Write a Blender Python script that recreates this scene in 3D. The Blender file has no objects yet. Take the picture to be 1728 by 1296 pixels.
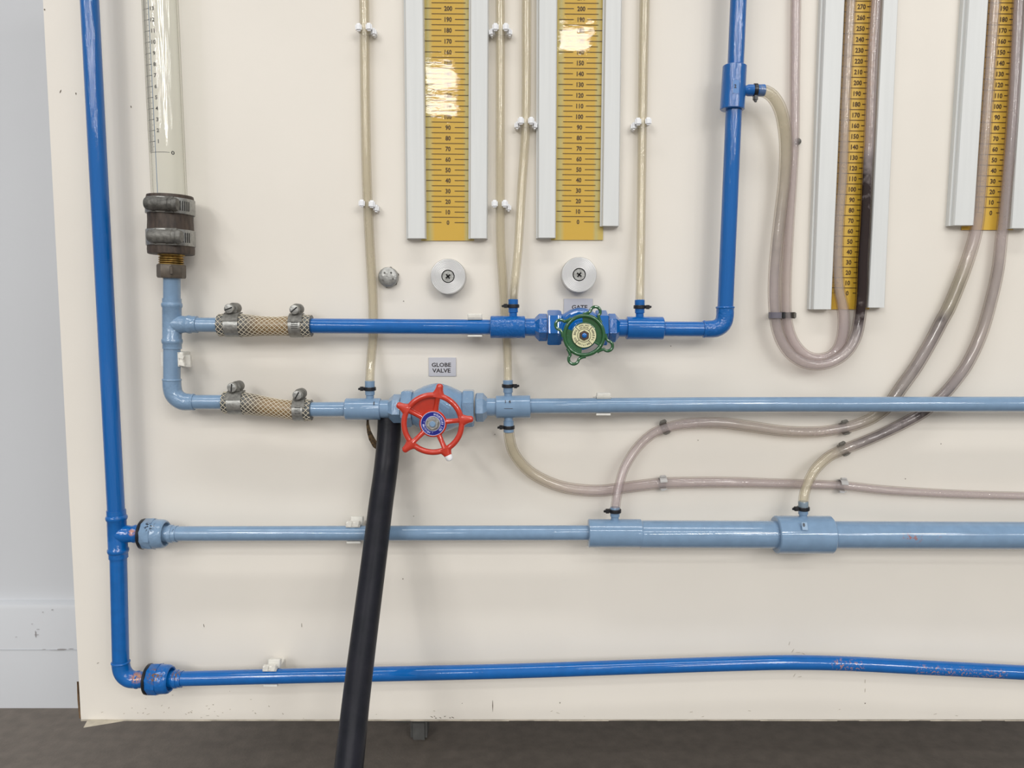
import bpy, bmesh, math, random
from mathutils import Vector, Matrix
random.seed(7)
PI = math.pi
sc = bpy.context.scene
COL = sc.collection

# ------------------------------------------------------------------ camera
F = 1300.0                      # focal length in pixels of the 1728 px wide frame
PITCH = math.radians(5.35)
D = 0.73                        # camera to board
H = 0.522                       # camera above the floor
cam_d = bpy.data.cameras.new('camera')
cam = bpy.data.objects.new('camera', cam_d)
COL.objects.link(cam)
cam_d.sensor_width = 36.0
cam_d.lens = F / 1728 * 36.0
cam_d.clip_start = 0.01
cam.location = (0, -D, H)
cam.rotation_euler = (PI / 2 - PITCH, 0, 0)
sc.camera = cam

# ------------------------------------------------------------------ world, lights, exposure
w = bpy.data.worlds.new('world'); sc.world = w
w.use_nodes = True
bg = w.node_tree.nodes['Background']
bg.inputs[0].default_value = (0.975, 0.985, 1.0, 1)
bg.inputs[1].default_value = 0.41
sc.view_settings.view_transform = 'Standard'
sc.view_settings.look = 'None'
sc.view_settings.gamma = 1
sc.view_settings.use_curve_mapping = False
sc.view_settings.exposure = 0.0

def lamp(x, y, sx, sy, L, z=2.8, col=(1.0, 0.985, 0.96)):
    l = bpy.data.lights.new('ceiling_or_fill_lamp', 'AREA')
    l.shape = 'RECTANGLE'; l.size = sx; l.size_y = sy
    l.energy = L * PI * sx * sy; l.color = col
    o = bpy.data.objects.new('ceiling_or_fill_lamp', l); COL.objects.link(o)
    o.location = (x, y, z)
    return o
lamp(-0.12, -1.0, 2.4, 0.21, 14)
lamp(-1.9, -3.3, 1.3, 0.25, 19)
lamp(0.9, -3.3, 1.3, 0.25, 19)
lamp(-0.70, -7.02, 0.30, 0.85, 22)
lamp(-0.79, -8.1, 0.34, 0.6, 22)
lamp(0.53, -5.98, 0.27, 0.55, 22)
for lx in (-3.2, -2.0, 1.9, 3.1, 4.4):  # unseen fill rows, added to even out the light over the board
    for ly in (-4.9, -6.9, -8.9):
        lamp(lx, ly, 0.3, 1.5, 39)

sc.cycles.transparent_max_bounces = 24

# ------------------------------------------------------------------ image <-> board geometry
_s, _c = math.sin(PITCH), math.cos(PITCH)
def ray(px, py):
    a, b = (px - 864) / F, (648 - py) / F
    return Vector((a, _c + b * _s, -_s + b * _c))
def P(px, py, h=0.0):
    d = ray(px, py); t = (-h + D) / d.y
    return Vector((d.x * t, -h, H + d.z * t))
def K(h=0.027):                 # metres per pixel at stand-off h (mid frame)
    return (D - h) / F / _c * 0.9957
def frame(px, py, h, ang=0.0, k=None):
    k = k or K(h)
    p = P(px, py, h)
    m = Matrix(((k, 0, 0, p.x), (0, 0, -k, p.y), (0, k, 0, p.z), (0, 0, 0, 1)))
    return m @ Matrix.Rotation(ang, 4, 'Z')
HP = 0.027                      # stand-off of the pipe axes
HT = 0.0075                     # stand-off of tubes lying on the board

# ------------------------------------------------------------------ materials
def nodes(m): return m.node_tree.nodes, m.node_tree.links
def mat(name, col, rough=0.5, metal=0.0, coat=0.0, noise=0.0, nscale=60, bump=0.0, bscale=200, spec=0.5, col2=None, stretch=(1, 1, 1)):
    m = bpy.data.materials.new(name); m.use_nodes = True
    N, L = nodes(m); b = N['Principled BSDF']
    b.inputs['Base Color'].default_value = (*col, 1)
    b.inputs['Roughness'].default_value = rough
    b.inputs['Metallic'].default_value = metal
    b.inputs['Coat Weight'].default_value = coat
    b.inputs['Coat Roughness'].default_value = 0.04; b.inputs['Coat IOR'].default_value = 1.52
    b.inputs['Specular IOR Level'].default_value = spec
    g = N.new('ShaderNodeNewGeometry'); mp = N.new('ShaderNodeMapping')
    L.new(g.outputs['Position'], mp.inputs[0]); mp.inputs['Scale'].default_value = stretch
    if noise:
        n = N.new('ShaderNodeTexNoise'); n.inputs['Scale'].default_value = nscale; n.inputs['Detail'].default_value = 5
        L.new(mp.outputs[0], n.inputs['Vector'])
        r = N.new('ShaderNodeValToRGB'); r.color_ramp.elements[0].position = .35; r.color_ramp.elements[1].position = .68
        c2 = col2 or tuple(c * (1 - noise) for c in col)
        r.color_ramp.elements[0].color = (*c2, 1); r.color_ramp.elements[1].color = (*col, 1)
        L.new(n.outputs[0], r.inputs[0]); L.new(r.outputs[0], b.inputs['Base Color'])
    if bump:
        n = N.new('ShaderNodeTexNoise'); n.inputs['Scale'].default_value = bscale; n.inputs['Detail'].default_value = 3
        L.new(mp.outputs[0], n.inputs['Vector'])
        bp = N.new('ShaderNodeBump'); bp.inputs['Strength'].default_value = bump; bp.inputs['Distance'].default_value = 0.001
        L.new(n.outputs[0], bp.inputs['Height']); L.new(bp.outputs[0], b.inputs['Normal'])
        if coat: L.new(bp.outputs[0], b.inputs['Coat Normal'])
    return m
def worn(m, spots, wear=(0.32, 0.14, 0.09), thr=0.56, scale=520):
    """paint worn through to metal in blotches around given places (centre, radius)"""
    N, L = nodes(m); b = N['Principled BSDF']
    g = N.new('ShaderNodeNewGeometry')
    tot = None
    for c, r in spots:
        d = N.new('ShaderNodeVectorMath'); d.operation = 'DISTANCE'; L.new(g.outputs['Position'], d.inputs[0]); d.inputs[1].default_value = c
        mr = N.new('ShaderNodeMapRange'); L.new(d.outputs['Value'], mr.inputs[0])
        mr.inputs[1].default_value = r * .5; mr.inputs[2].default_value = r; mr.inputs[3].default_value = 1; mr.inputs[4].default_value = 0
        if tot is None: tot = mr.outputs[0]
        else:
            a = N.new('ShaderNodeMath'); a.operation = 'MAXIMUM'; L.new(tot, a.inputs[0]); L.new(mr.outputs[0], a.inputs[1]); tot = a.outputs[0]
    n = N.new('ShaderNodeTexNoise'); n.inputs['Scale'].default_value = scale; n.inputs['Detail'].default_value = 4
    L.new(g.outputs['Position'], n.inputs['Vector'])
    s = N.new('ShaderNodeMath'); s.operation = 'GREATER_THAN'; L.new(n.outputs[0], s.inputs[0]); s.inputs[1].default_value = thr
    a = N.new('ShaderNodeMath'); a.operation = 'MULTIPLY'; L.new(s.outputs[0], a.inputs[0]); L.new(tot, a.inputs[1])
    mx = N.new('ShaderNodeMix'); mx.data_type = 'RGBA'; L.new(a.outputs[0], mx.inputs['Factor'])
    src = b.inputs['Base Color'].links
    if src: L.new(src[0].from_socket, mx.inputs['A'])
    else: mx.inputs['A'].default_value = b.inputs['Base Color'].default_value
    mx.inputs['B'].default_value = (*wear, 1)
    L.new(mx.outputs['Result'], b.inputs['Base Color'])
    return m

BLUE = (0.0015, 0.122, 0.425); LBLUE = (0.20, 0.315, 0.465)
def blue(name, **k): return mat(name, BLUE, 0.4, coat=1.0, spec=.1, noise=0.12, nscale=120, bump=k.pop('bump', 0.035), bscale=k.pop('bs', 260), **k)
def lblue(name, **k): return mat(name, LBLUE, 0.4, coat=1.0, spec=.1, noise=0.10, nscale=120, bump=k.pop('bump', 0.03), bscale=k.pop('bs', 260), **k)
M = {}
M['blue'] = blue('blue_gloss_paint')
M['blue_lumpy'] = blue('blue_brushed_thick_paint', bump=0.6, bs=330)
M['blue_streak'] = blue('blue_paint_brush_streaks', bump=0.35, bs=900, stretch=(1, 1, .06))
M['lblue'] = lblue('light_blue_gloss_paint')
M['lblue_lumpy'] = lblue('light_blue_thick_paint', bump=0.45, bs=330)
M['cream'] = mat('cream_laminate', (0.79, 0.745, 0.672), 0.38, noise=0.035, nscale=9, bump=0.03, bscale=400, spec=.35)
M['cream_edge'] = mat('cream_edge_strip', (0.62, 0.56, 0.45), 0.6, noise=0.35, nscale=70)
M['brown_edge'] = mat('brown_board_edge', (0.20, 0.12, 0.06), 0.8, noise=0.5, nscale=90)
M['wall'] = mat('grey_blue_wall_paint', (0.60, 0.615, 0.64), 0.6, noise=0.02, nscale=5, bump=0.05, bscale=300)
M['floor'] = mat('dark_grey_brown_floor', (0.170, 0.144, 0.120), 0.6, noise=0.22, nscale=60, bump=0.4, bscale=320)
M['rail'] = mat('white_painted_rail', (0.70, 0.715, 0.705), 0.38, noise=0.05, nscale=260, stretch=(1, 1, .04))
M['white'] = mat('white_plastic', (0.84, 0.85, 0.87), 0.35, spec=.5)
M['white_old'] = mat('aged_white_plastic', (0.78, 0.76, 0.70), 0.4, noise=.12, nscale=200)
M['black'] = mat('black_nylon', (0.010, 0.011, 0.014), 0.3)
M['rubber'] = mat('black_rubber_hose', (0.008, 0.009, 0.013), 0.38, spec=.22, noise=0.35, nscale=70, bump=0.12, bscale=500, col2=(0.014, 0.014, 0.02))
M['sleeve'] = mat('dark_brown_rubber_sleeve', (0.085, 0.06, 0.045), 0.55, noise=0.6, nscale=260, bump=0.6, bscale=240, stretch=(1, 1, .3))
M['steel'] = mat('galvanised_steel', (0.42, 0.42, 0.40), 0.42, metal=0.75, noise=0.3, nscale=300, bump=0.35, bscale=420)
M['steel_dark'] = mat('tarnished_steel', (0.17, 0.165, 0.15), 0.5, metal=0.4, noise=0.5, nscale=260, bump=0.5, bscale=350)
M['dull_grey'] = mat('dull_grey_metal_housing', (0.22, 0.215, 0.195), 0.5, metal=0.3, noise=0.45, nscale=300, bump=0.5, bscale=300)
M['slot'] = mat('dark_recess', (0.01, 0.01, 0.01), 0.7)
M['brass'] = mat('old_brass', (0.55, 0.36, 0.11), 0.3, metal=0.9, noise=0.55, nscale=300)
M['bronze'] = mat('dull_bronze_nut', (0.14, 0.115, 0.09), 0.45, metal=0.3, noise=0.3, nscale=200)
M['alu'] = mat('turned_aluminium', (0.60, 0.60, 0.60), 0.33, metal=0.8, noise=0.12, nscale=220, bump=0.1, bscale=500)
M['red'] = mat('red_enamel', (0.54, 0.032, 0.012), 0.22, coat=0.8, noise=.08, nscale=150, bump=.06)
M['green'] = mat('green_enamel', (0.012, 0.098, 0.026), 0.22, coat=0.8, noise=.1, nscale=150, bump=.10)
M['badge_blue'] = mat('dark_blue_badge', (0.008, 0.012, 0.21), 0.3)
M['badge_cream'] = mat('cream_badge', (0.70, 0.68, 0.42), 0.4)
M['badge_print'] = mat('badge_white_print', (0.55, 0.6, 0.85), 0.4)
M['print'] = mat('dark_print', (0.035, 0.028, 0.03), 0.6)
M['scale_print'] = mat('brown_black_print', (0.07, 0.035, 0.010), 0.6)
M['glass_print'] = mat('grey_etched_print', (0.05, 0.05, 0.05), 0.6)
M['plaque'] = mat('pale_grey_plaque', (0.54, 0.54, 0.58), 0.35)
M['yellow'] = mat('mustard_scale_card', (0.70, 0.44, 0.045), 0.4, noise=.05, nscale=40)
M['braid'] = mat('cream_braid_thread', (0.68, 0.62, 0.49), 0.4)
M['label_clear'] = mat('faint_label_film', (0.235, 0.35, 0.49), 0.35)
M['strap'] = mat('worn_brown_strap', (0.16, 0.10, 0.045), 0.8, noise=.8, nscale=420, col2=(0.02, 0.016, 0.012))
M['caster'] = mat('grey_rubber_foot', (0.10, 0.10, 0.095), 0.6, noise=.3, nscale=100)
M['scuff'] = mat('dark_scuff_mark', (0.16, 0.13, 0.10), 0.8)
M['scuff_pale'] = mat('pale_scuff_mark', (0.45, 0.40, 0.33), 0.8)
M['blue_stripe'] = mat('blue_stripe_line', (0.22, 0.30, 0.45), 0.4)
M['copper'] = mat('bare_copper', (0.45, 0.19, 0.10), 0.35, metal=.6, noise=.3, nscale=300)

def card_material():            # yellow centre, paler bands along both edges
    m = mat('mustard_scale_card_pale_edges', (0.68, 0.44, 0.05), 0.4)
    N, L = nodes(m); b = N['Principled BSDF']
    uv = N.new('ShaderNodeUVMap'); s = N.new('ShaderNodeSeparateXYZ'); L.new(uv.outputs[0], s.inputs[0])
    r = N.new('ShaderNodeValToRGB'); e = r.color_ramp.elements
    Y = (0.66, 0.42, 0.05, 1); G = (0.55, 0.48, 0.20, 1); Q = (0.62, 0.47, 0.12, 1)
    e[0].position = 0; e[0].color = Q; e[1].position = 1; e[1].color = Q
    for p, c in ((.10, Q), (.17, G), (.26, Y), (.80, Y), (.86, G), (.93, Q)):
        x = e.new(p); x.color = c
    L.new(s.outputs[0], r.inputs[0]); L.new(r.outputs[0], b.inputs['Base Color'])
    return m
M['card'] = card_material()

def tube_material():
    """flexible clear plastic: attribute 'dirt' is the sediment in the bore, 'warm' the yellowing"""
    m = bpy.data.materials.new('clear_plastic_tube'); m.use_nodes = True
    N, L = nodes(m); N.remove(N['Principled BSDF']); out = N['Material Output']
    ad = N.new('ShaderNodeAttribute'); ad.attribute_name = 'dirt'
    aw = N.new('ShaderNodeAttribute'); aw.attribute_name = 'warm'
    g = N.new('ShaderNodeNewGeometry')
    n = N.new('ShaderNodeTexNoise'); n.inputs['Scale'].default_value = 120; n.inputs['Detail'].default_value = 5; L.new(g.outputs['Position'], n.inputs['Vector'])
    nr = N.new('ShaderNodeMapRange'); L.new(n.outputs[0], nr.inputs[0]); nr.inputs[1].default_value = .3; nr.inputs[2].default_value = .7; nr.inputs[3].default_value = .55; nr.inputs[4].default_value = 1.25
    ab = N.new('ShaderNodeAttribute'); ab.attribute_name = 'bore'
    d0 = N.new('ShaderNodeMath'); d0.operation = 'MULTIPLY'; L.new(ad.outputs['Fac'], d0.inputs[0]); L.new(nr.outputs[0], d0.inputs[1])
    bf = N.new('ShaderNodeMapRange'); L.new(ab.outputs['Fac'], bf.inputs[0]); bf.inputs[3].default_value = .06; bf.inputs[4].default_value = 1.15
    dm = N.new('ShaderNodeMath'); dm.operation = 'MULTIPLY'; dm.use_clamp = True; L.new(d0.outputs[0], dm.inputs[0]); L.new(bf.outputs[0], dm.inputs[1])
    base = N.new('ShaderNodeMix'); base.data_type = 'RGBA'; L.new(aw.outputs['Fac'], base.inputs['Factor'])
    base.inputs['A'].default_value = (0.68, 0.63, 0.63, 1); base.inputs['B'].default_value = (0.72, 0.67, 0.55, 1)
    c = N.new('ShaderNodeMix'); c.data_type = 'RGBA'; c.clamp_factor = True; L.new(d0.outputs[0], c.inputs['Factor']); L.new(base.outputs['Result'], c.inputs['A'])
    c.inputs['B'].default_value = (0.035, 0.022, 0.02, 1)
    dif = N.new('ShaderNodeBsdfDiffuse'); L.new(c.outputs['Result'], dif.inputs[0])
    trc = N.new('ShaderNodeMix'); trc.data_type = 'RGBA'; L.new(aw.outputs['Fac'], trc.inputs['Factor'])
    trc.inputs['A'].default_value = (0.95, 0.925, 0.925, 1); trc.inputs['B'].default_value = (0.97, 0.955, 0.91, 1)
    tr = N.new('ShaderNodeBsdfTransparent')
    lw = N.new('ShaderNodeLayerWeight'); lw.inputs[0].default_value = .5
    pw = N.new('ShaderNodeMath'); pw.operation = 'POWER'; L.new(lw.outputs['Facing'], pw.inputs[0]); pw.inputs[1].default_value = 4.0
    te = N.new('ShaderNodeMix'); te.data_type = 'RGBA'; L.new(pw.outputs[0], te.inputs['Factor']); L.new(trc.outputs['Result'], te.inputs['A']); te.inputs['B'].default_value = (0.50, 0.44, 0.38, 1)
    L.new(te.outputs['Result'], tr.inputs[0])
    sm = N.new('ShaderNodeMath'); sm.operation = 'MULTIPLY_ADD'; L.new(pw.outputs[0], sm.inputs[0]); sm.inputs[1].default_value = .10; sm.inputs[2].default_value = .06
    w2 = N.new('ShaderNodeMath'); w2.operation = 'MULTIPLY_ADD'; L.new(aw.outputs['Fac'], w2.inputs[0]); w2.inputs[1].default_value = .05; L.new(sm.outputs[0], w2.inputs[2])
    w3 = N.new('ShaderNodeMath'); w3.operation = 'MULTIPLY_ADD'; L.new(ab.outputs['Fac'], w3.inputs[0]); w3.inputs[1].default_value = .15; L.new(w2.outputs[0], w3.inputs[2])
    op = N.new('ShaderNodeMath'); op.operation = 'ADD'; op.use_clamp = True; L.new(w3.outputs[0], op.inputs[0]); L.new(dm.outputs[0], op.inputs[1])
    m1 = N.new('ShaderNodeMixShader'); L.new(op.outputs[0], m1.inputs[0]); L.new(tr.outputs[0], m1.inputs[1]); L.new(dif.outputs[0], m1.inputs[2])
    gl = N.new('ShaderNodeBsdfGlossy'); gl.inputs['Roughness'].default_value = .09
    fr = N.new('ShaderNodeMath'); fr.operation = 'POWER'; L.new(lw.outputs['Facing'], fr.inputs[0]); fr.inputs[1].default_value = 4
    fm = N.new('ShaderNodeMath'); fm.operation = 'MULTIPLY_ADD'; L.new(fr.outputs[0], fm.inputs[0]); fm.inputs[1].default_value = .22; fm.inputs[2].default_value = .04
    gb = N.new('ShaderNodeMath'); gb.operation = 'MULTIPLY_ADD'; L.new(ab.outputs['Fac'], gb.inputs[0]); gb.inputs[1].default_value = -.8; gb.inputs[2].default_value = 1.0
    gm = N.new('ShaderNodeMath'); gm.operation = 'MULTIPLY'; L.new(fm.outputs[0], gm.inputs[0]); L.new(gb.outputs[0], gm.inputs[1])
    m2 = N.new('ShaderNodeMixShader'); L.new(gm.outputs[0], m2.inputs[0]); L.new(m1.outputs[0], m2.inputs[1]); L.new(gl.outputs[0], m2.inputs[2])
    L.new(m2.outputs[0], out.inputs['Surface'])
    return m
M['tube'] = tube_material()

def clear_material(name, tint, ior, rough, opac, haze, bump=0.0, bscale=30, stretch=(1, 1, 1), gain=1.0):
    m = bpy.data.materials.new(name); m.use_nodes = True
    N, L = nodes(m); N.remove(N['Principled BSDF']); out = N['Material Output']
    tr = N.new('ShaderNodeBsdfTransparent'); tr.inputs[0].default_value = (*tint, 1)
    dif = N.new('ShaderNodeBsdfDiffuse'); dif.inputs[0].default_value = (*haze, 1)
    lw = N.new('ShaderNodeLayerWeight'); lw.inputs[0].default_value = .5
    pw = N.new('ShaderNodeMath'); pw.operation = 'POWER'; L.new(lw.outputs['Facing'], pw.inputs[0]); pw.inputs[1].default_value = 5
    te = N.new('ShaderNodeMix'); te.data_type = 'RGBA'; L.new(pw.outputs[0], te.inputs['Factor']); te.inputs['A'].default_value = (*tint, 1); te.inputs['B'].default_value = (0.6, 0.58, 0.52, 1)
    L.new(te.outputs['Result'], tr.inputs[0])
    op = N.new('ShaderNodeMath'); op.operation = 'MULTIPLY_ADD'; L.new(pw.outputs[0], op.inputs[0]); op.inputs[1].default_value = .12; op.inputs[2].default_value = opac
    m1 = N.new('ShaderNodeMixShader'); L.new(op.outputs[0], m1.inputs[0]); L.new(tr.outputs[0], m1.inputs[1]); L.new(dif.outputs[0], m1.inputs[2])
    gl = N.new('ShaderNodeBsdfGlossy'); gl.inputs['Roughness'].default_value = rough
    fr = N.new('ShaderNodeMath'); fr.operation = 'POWER'; L.new(lw.outputs['Facing'], fr.inputs[0]); fr.inputs[1].default_value = 4
    fm = N.new('ShaderNodeMath'); fm.operation = 'MULTIPLY_ADD'; L.new(fr.outputs[0], fm.inputs[0]); fm.inputs[1].default_value = .35 * gain; fm.inputs[2].default_value = .04 * gain
    if bump:
        g = N.new('ShaderNodeNewGeometry'); mp = N.new('ShaderNodeMapping'); L.new(g.outputs['Position'], mp.inputs[0]); mp.inputs['Scale'].default_value = stretch
        n = N.new('ShaderNodeTexNoise'); n.inputs['Scale'].default_value = bscale; n.inputs['Detail'].default_value = 4; L.new(mp.outputs[0], n.inputs['Vector'])
        bp = N.new('ShaderNodeBump'); bp.inputs['Strength'].default_value = bump; bp.inputs['Distance'].default_value = .001; L.new(n.outputs[0], bp.inputs['Height'])
        L.new(bp.outputs[0], gl.inputs['Normal'])
    m2 = N.new('ShaderNodeMixShader'); L.new(fm.outputs[0], m2.inputs[0]); L.new(m1.outputs[0], m2.inputs[1]); L.new(gl.outputs[0], m2.inputs[2])
    L.new(m2.outputs[0], out.inputs['Surface'])
    return m
M['glass'] = clear_material('clear_glass', (0.985, 0.988, 0.976), 1.45, .03, .004, (0.55, 0.56, 0.5), gain=.5)
M['film'] = clear_material('wrinkled_clear_cover', (0.99, 0.985, 0.96), 1.5, .03, .0, (.8, .75, .6), bump=.07, bscale=60, stretch=(.5, 1, 1.6), gain=.5)

def hose_material():
    m = mat('tan_translucent_hose', (0.30, 0.20, 0.10), 0.3, noise=.3, nscale=80)
    N, L = nodes(m); b = N['Principled BSDF']
    a = N.new('ShaderNodeAttribute'); a.attribute_name = 'dirt'
    mx = N.new('ShaderNodeMix'); mx.data_type = 'RGBA'; L.new(a.outputs['Fac'], mx.inputs['Factor'])
    mx.inputs['A'].default_value = (0.24, 0.155, 0.07, 1); mx.inputs['B'].default_value = (0.075, 0.08, 0.08, 1)
    L.new(mx.outputs['Result'], b.inputs['Base Color'])
    return m
M['hose'] = hose_material()

# ------------------------------------------------------------------ mesh builder
class MB:
    def __init__(s): s.v = []; s.f = []; s.a = {}; s.uv = None
    def add(s, vs, fs, mtx=None):
        n = len(s.v)
        s.v += [(mtx @ Vector(v)) if mtx is not None else Vector(v) for v in vs]
        s.f += [tuple(i + n for i in f) for f in fs]
        return n
    def rings(s, ctrs, frames, radii, n=20, phase=0.0, mtx=None, flat=1.0, cap=True, attr=None):
        vs = []; fs = []
        for c, (u, v), r in zip(ctrs, frames, radii):
            for i in range(n):
                t = phase + 2 * PI * i / n
                vs.append(c + u * (r * math.cos(t)) + v * (r * flat * math.sin(t)))
        m = len(ctrs)
        for j in range(m - 1):
            for i in range(n):
                a = j * n + i; b = j * n + (i + 1) % n
                fs.append((a, b, b + n, a + n))
        if cap:
            fs.append(tuple(range(n - 1, -1, -1))); fs.append(tuple((m - 1) * n + i for i in range(n)))
        base = s.add(vs, fs, mtx)
        if attr:
            for name, vals in attr.items():
                lst = s.a.setdefault(name, [])
                lst += [0.0] * (base - len(lst))
                for x in vals: lst += [x] * n
        return s
    def sweep(s, pts, radii, n=16, mtx=None, flat=1.0, closed=False, cap=True, phase=0.0, attr=None):
        pts = [Vector(p) for p in pts]; m = len(pts)
        if not hasattr(radii, '__len__'): radii = [radii] * m
        tang = []
        for i in range(m):
            a = pts[(i - 1) % m] if closed else pts[max(i - 1, 0)]
            b = pts[(i + 1) % m] if closed else pts[min(i + 1, m - 1)]
            t = (b - a)
            tang.append(t.normalized() if t.length > 1e-12 else Vector((0, 0, 1)))
        ref = Vector((0, -1, 0)) if mtx is None else Vector((0, 0, 1))
        if abs(tang[0].dot(ref)) > .9: ref = Vector((1, 0, 0))
        frames = []
        u = (ref - tang[0] * ref.dot(tang[0])).normalized()
        for t in tang:
            u = (u - t * u.dot(t)); u = u.normalized() if u.length > 1e-9 else t.orthogonal().normalized()
            frames.append((u, t.cross(u)))
        if closed:
            pts2 = pts + [pts[0]]; frames2 = frames + [frames[0]]; radii = list(radii) + [radii[0]]
            return s.rings(pts2, frames2, radii, n, phase, mtx, flat, False, attr)
        return s.rings(pts, frames, radii, n, phase, mtx, flat, cap, attr)
    def lathe(s, p0, p1, prof, k, n=28, phase=0.0, mtx=None, face=None):
        """prof: (distance along axis, radius) in pixels"""
        p0 = Vector(p0); ax = (Vector(p1) - p0).normalized()
        ref = Vector(face) if face is not None else (Vector((0, -1, 0)) if mtx is None else Vector((0, 0, 1)))
        if abs(ax.dot(ref)) > .9: ref = Vector((1, 0, 0))
        u = (ref - ax * ref.dot(ax)).normalized(); v = ax.cross(u)
        return s.rings([p0 + ax * (d * k) for d, r in prof], [(u, v)] * len(prof), [max(r, 1e-4) * k for d, r in prof], n, phase, mtx)
    def box(s, c, sz, bev=0.0, mtx=None, rot=None, seg=1):
        bm = bmesh.new(); bmesh.ops.create_cube(bm, size=1)
        bmesh.ops.scale(bm, vec=sz, verts=bm.verts)
        if bev: bmesh.ops.bevel(bm, geom=bm.edges[:], offset=bev, segments=seg, affect='EDGES')
        if rot is not None: bmesh.ops.transform(bm, matrix=rot, verts=bm.verts)
        bmesh.ops.translate(bm, vec=c, verts=bm.verts)
        bm.verts.index_update()
        s.add([v.co.copy() for v in bm.verts], [tuple(v.index for v in f.verts) for f in bm.faces], mtx)
        bm.free(); return s
    def prism(s, poly, z0, z1, mtx=None):
        """poly in the local xy plane, extruded z0..z1"""
        n = len(poly)
        vs = [(x, y, z0) for x, y in poly] + [(x, y, z1) for x, y in poly]
        fs = [tuple(range(n - 1, -1, -1)), tuple(range(n, 2 * n))] + [(i, (i + 1) % n, (i + 1) % n + n, i + n) for i in range(n)]
        s.add(vs, fs, mtx); return s
    def hexa(s, c8):
        s.add(c8, [(0, 1, 2, 3), (7, 6, 5, 4), (0, 4, 5, 1), (1, 5, 6, 2), (2, 6, 7, 3), (3, 7, 4, 0)]); return s
    def mesh(s, name, off, sharp=35):
        me = bpy.data.meshes.new(name)
        me.from_pydata([v - off for v in s.v], [], s.f)
        for an, vals in s.a.items():
            vals = vals + [0.0] * (len(s.v) - len(vals))
            at = me.attributes.new(an, 'FLOAT', 'POINT'); at.data.foreach_set('value', vals)
        if s.uv:
            l = me.uv_layers.new(name='UVMap')
            for lp in me.loops: l.data[lp.index].uv = s.uv[lp.vertex_index]
        me.validate()
        bm = bmesh.new(); bm.from_mesh(me); bmesh.ops.recalc_face_normals(bm, faces=bm.faces); bm.to_mesh(me); bm.free()
        me.polygons.foreach_set('use_smooth', [True] * len(me.polygons))
        me.set_sharp_from_angle(angle=math.radians(sharp))
        return me

WORLD = {}
def tag(o, label=None, cat=None, group=None, kind=None):
    if label: o['label'] = label
    if cat: o['category'] = cat
    if group: o['group'] = group
    if kind: o['kind'] = kind
    return o
def thing(name, label, cat, loc, group=None):
    o = bpy.data.objects.new(name, None); COL.objects.link(o)
    o.empty_display_size = 0.01
    o.location = loc; WORLD[o.name] = Vector(loc)
    return tag(o, label, cat, group)
def part(name, mb, m, parent=None, label=None, kind=None, sharp=35):
    if parent is None:
        n = len(mb.v); off = sum(mb.v, Vector((0, 0, 0))) / n
    else: off = WORLD[parent.name]
    me = mb.mesh(name, off, sharp); me.materials.append(m)
    o = bpy.data.objects.new(name, me); COL.objects.link(o)
    if parent is None: o.location = off
    else: o.parent = parent
    WORLD[o.name] = Vector(off)
    return tag(o, label, None, None, kind)
def copy_tree(o, parent=None):
    c = o.copy(); COL.objects.link(c)
    if parent: c.parent = parent
    for ch in list(o.children): copy_tree(ch, c)
    return c

# text glyph meshes (flat), cached
_gl = {}
def glyphs(txt):
    if txt in _gl: return _gl[txt]
    cu = bpy.data.curves.new('t', 'FONT'); cu.body = txt; cu.resolution_u = 2; cu.size = 1.0
    cu.offset = 0.028
    o = bpy.data.objects.new('t', cu); COL.objects.link(o)
    bpy.context.view_layer.update()
    me = bpy.data.meshes.new_from_object(o)
    vs = [v.co.copy() for v in me.vertices]; fs = [tuple(p.vertices) for p in me.polygons]
    bpy.data.objects.remove(o); bpy.data.curves.remove(cu); bpy.data.meshes.remove(me)
    if vs:
        x0 = min(v.x for v in vs); x1 = max(v.x for v in vs)
        y1 = max(v.y for v in vs)
        hgt = max(y1, .01)
        vs = [Vector(((v.x - (x0 + x1) / 2) / hgt, v.y / hgt - .5, 0)) for v in vs]
    _gl[txt] = (vs, fs); return _gl[txt]
def put_text(mb, txt, mtx, height, sx=1.0, fn=None):
    vs, fs = glyphs(txt)
    q = [Vector((v.x * height * sx, v.y * height, 0)) for v in vs]
    if fn: mb.add([fn(v) for v in q], fs)
    else: mb.add(q, fs, mtx)

def catmull(pts, step=4.0):
    """pts: tuples (px, py, h, rpx, dirt, warm) -> resampled list"""
    out = []
    n = len(pts)
    for i in range(n - 1):
        p0 = pts[max(i - 1, 0)]; p1 = pts[i]; p2 = pts[i + 1]; p3 = pts[min(i + 2, n - 1)]
        d = math.hypot(p2[0] - p1[0], p2[1] - p1[1])
        m = max(2, int(d / step))
        if i == 0: d0 = 1
        for j in range(m):
            t = j / m; q = []
            for c in range(len(p1)):
                if c < 3:
                    # non-uniform tangents scaled by segment length
                    la = max(math.hypot(p1[0] - p0[0], p1[1] - p0[1]), 1e-6); lb = max(d, 1e-6); lc = max(math.hypot(p3[0] - p2[0], p3[1] - p2[1]), 1e-6)
                    m1 = (p2[c] - p0[c]) / (la + lb) * lb if i > 0 else (p2[c] - p1[c])
                    m2 = (p3[c] - p1[c]) / (lb + lc) * lb if i < n - 2 else (p2[c] - p1[c])
                    q.append((2 * t**3 - 3 * t**2 + 1) * p1[c] + (t**3 - 2 * t**2 + t) * m1 + (-2 * t**3 + 3 * t**2) * p2[c] + (t**3 - t**2) * m2)
                else: q.append(p1[c] + (p2[c] - p1[c]) * t)
            out.append(tuple(q))
    out.append(pts[-1]); return out
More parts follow.
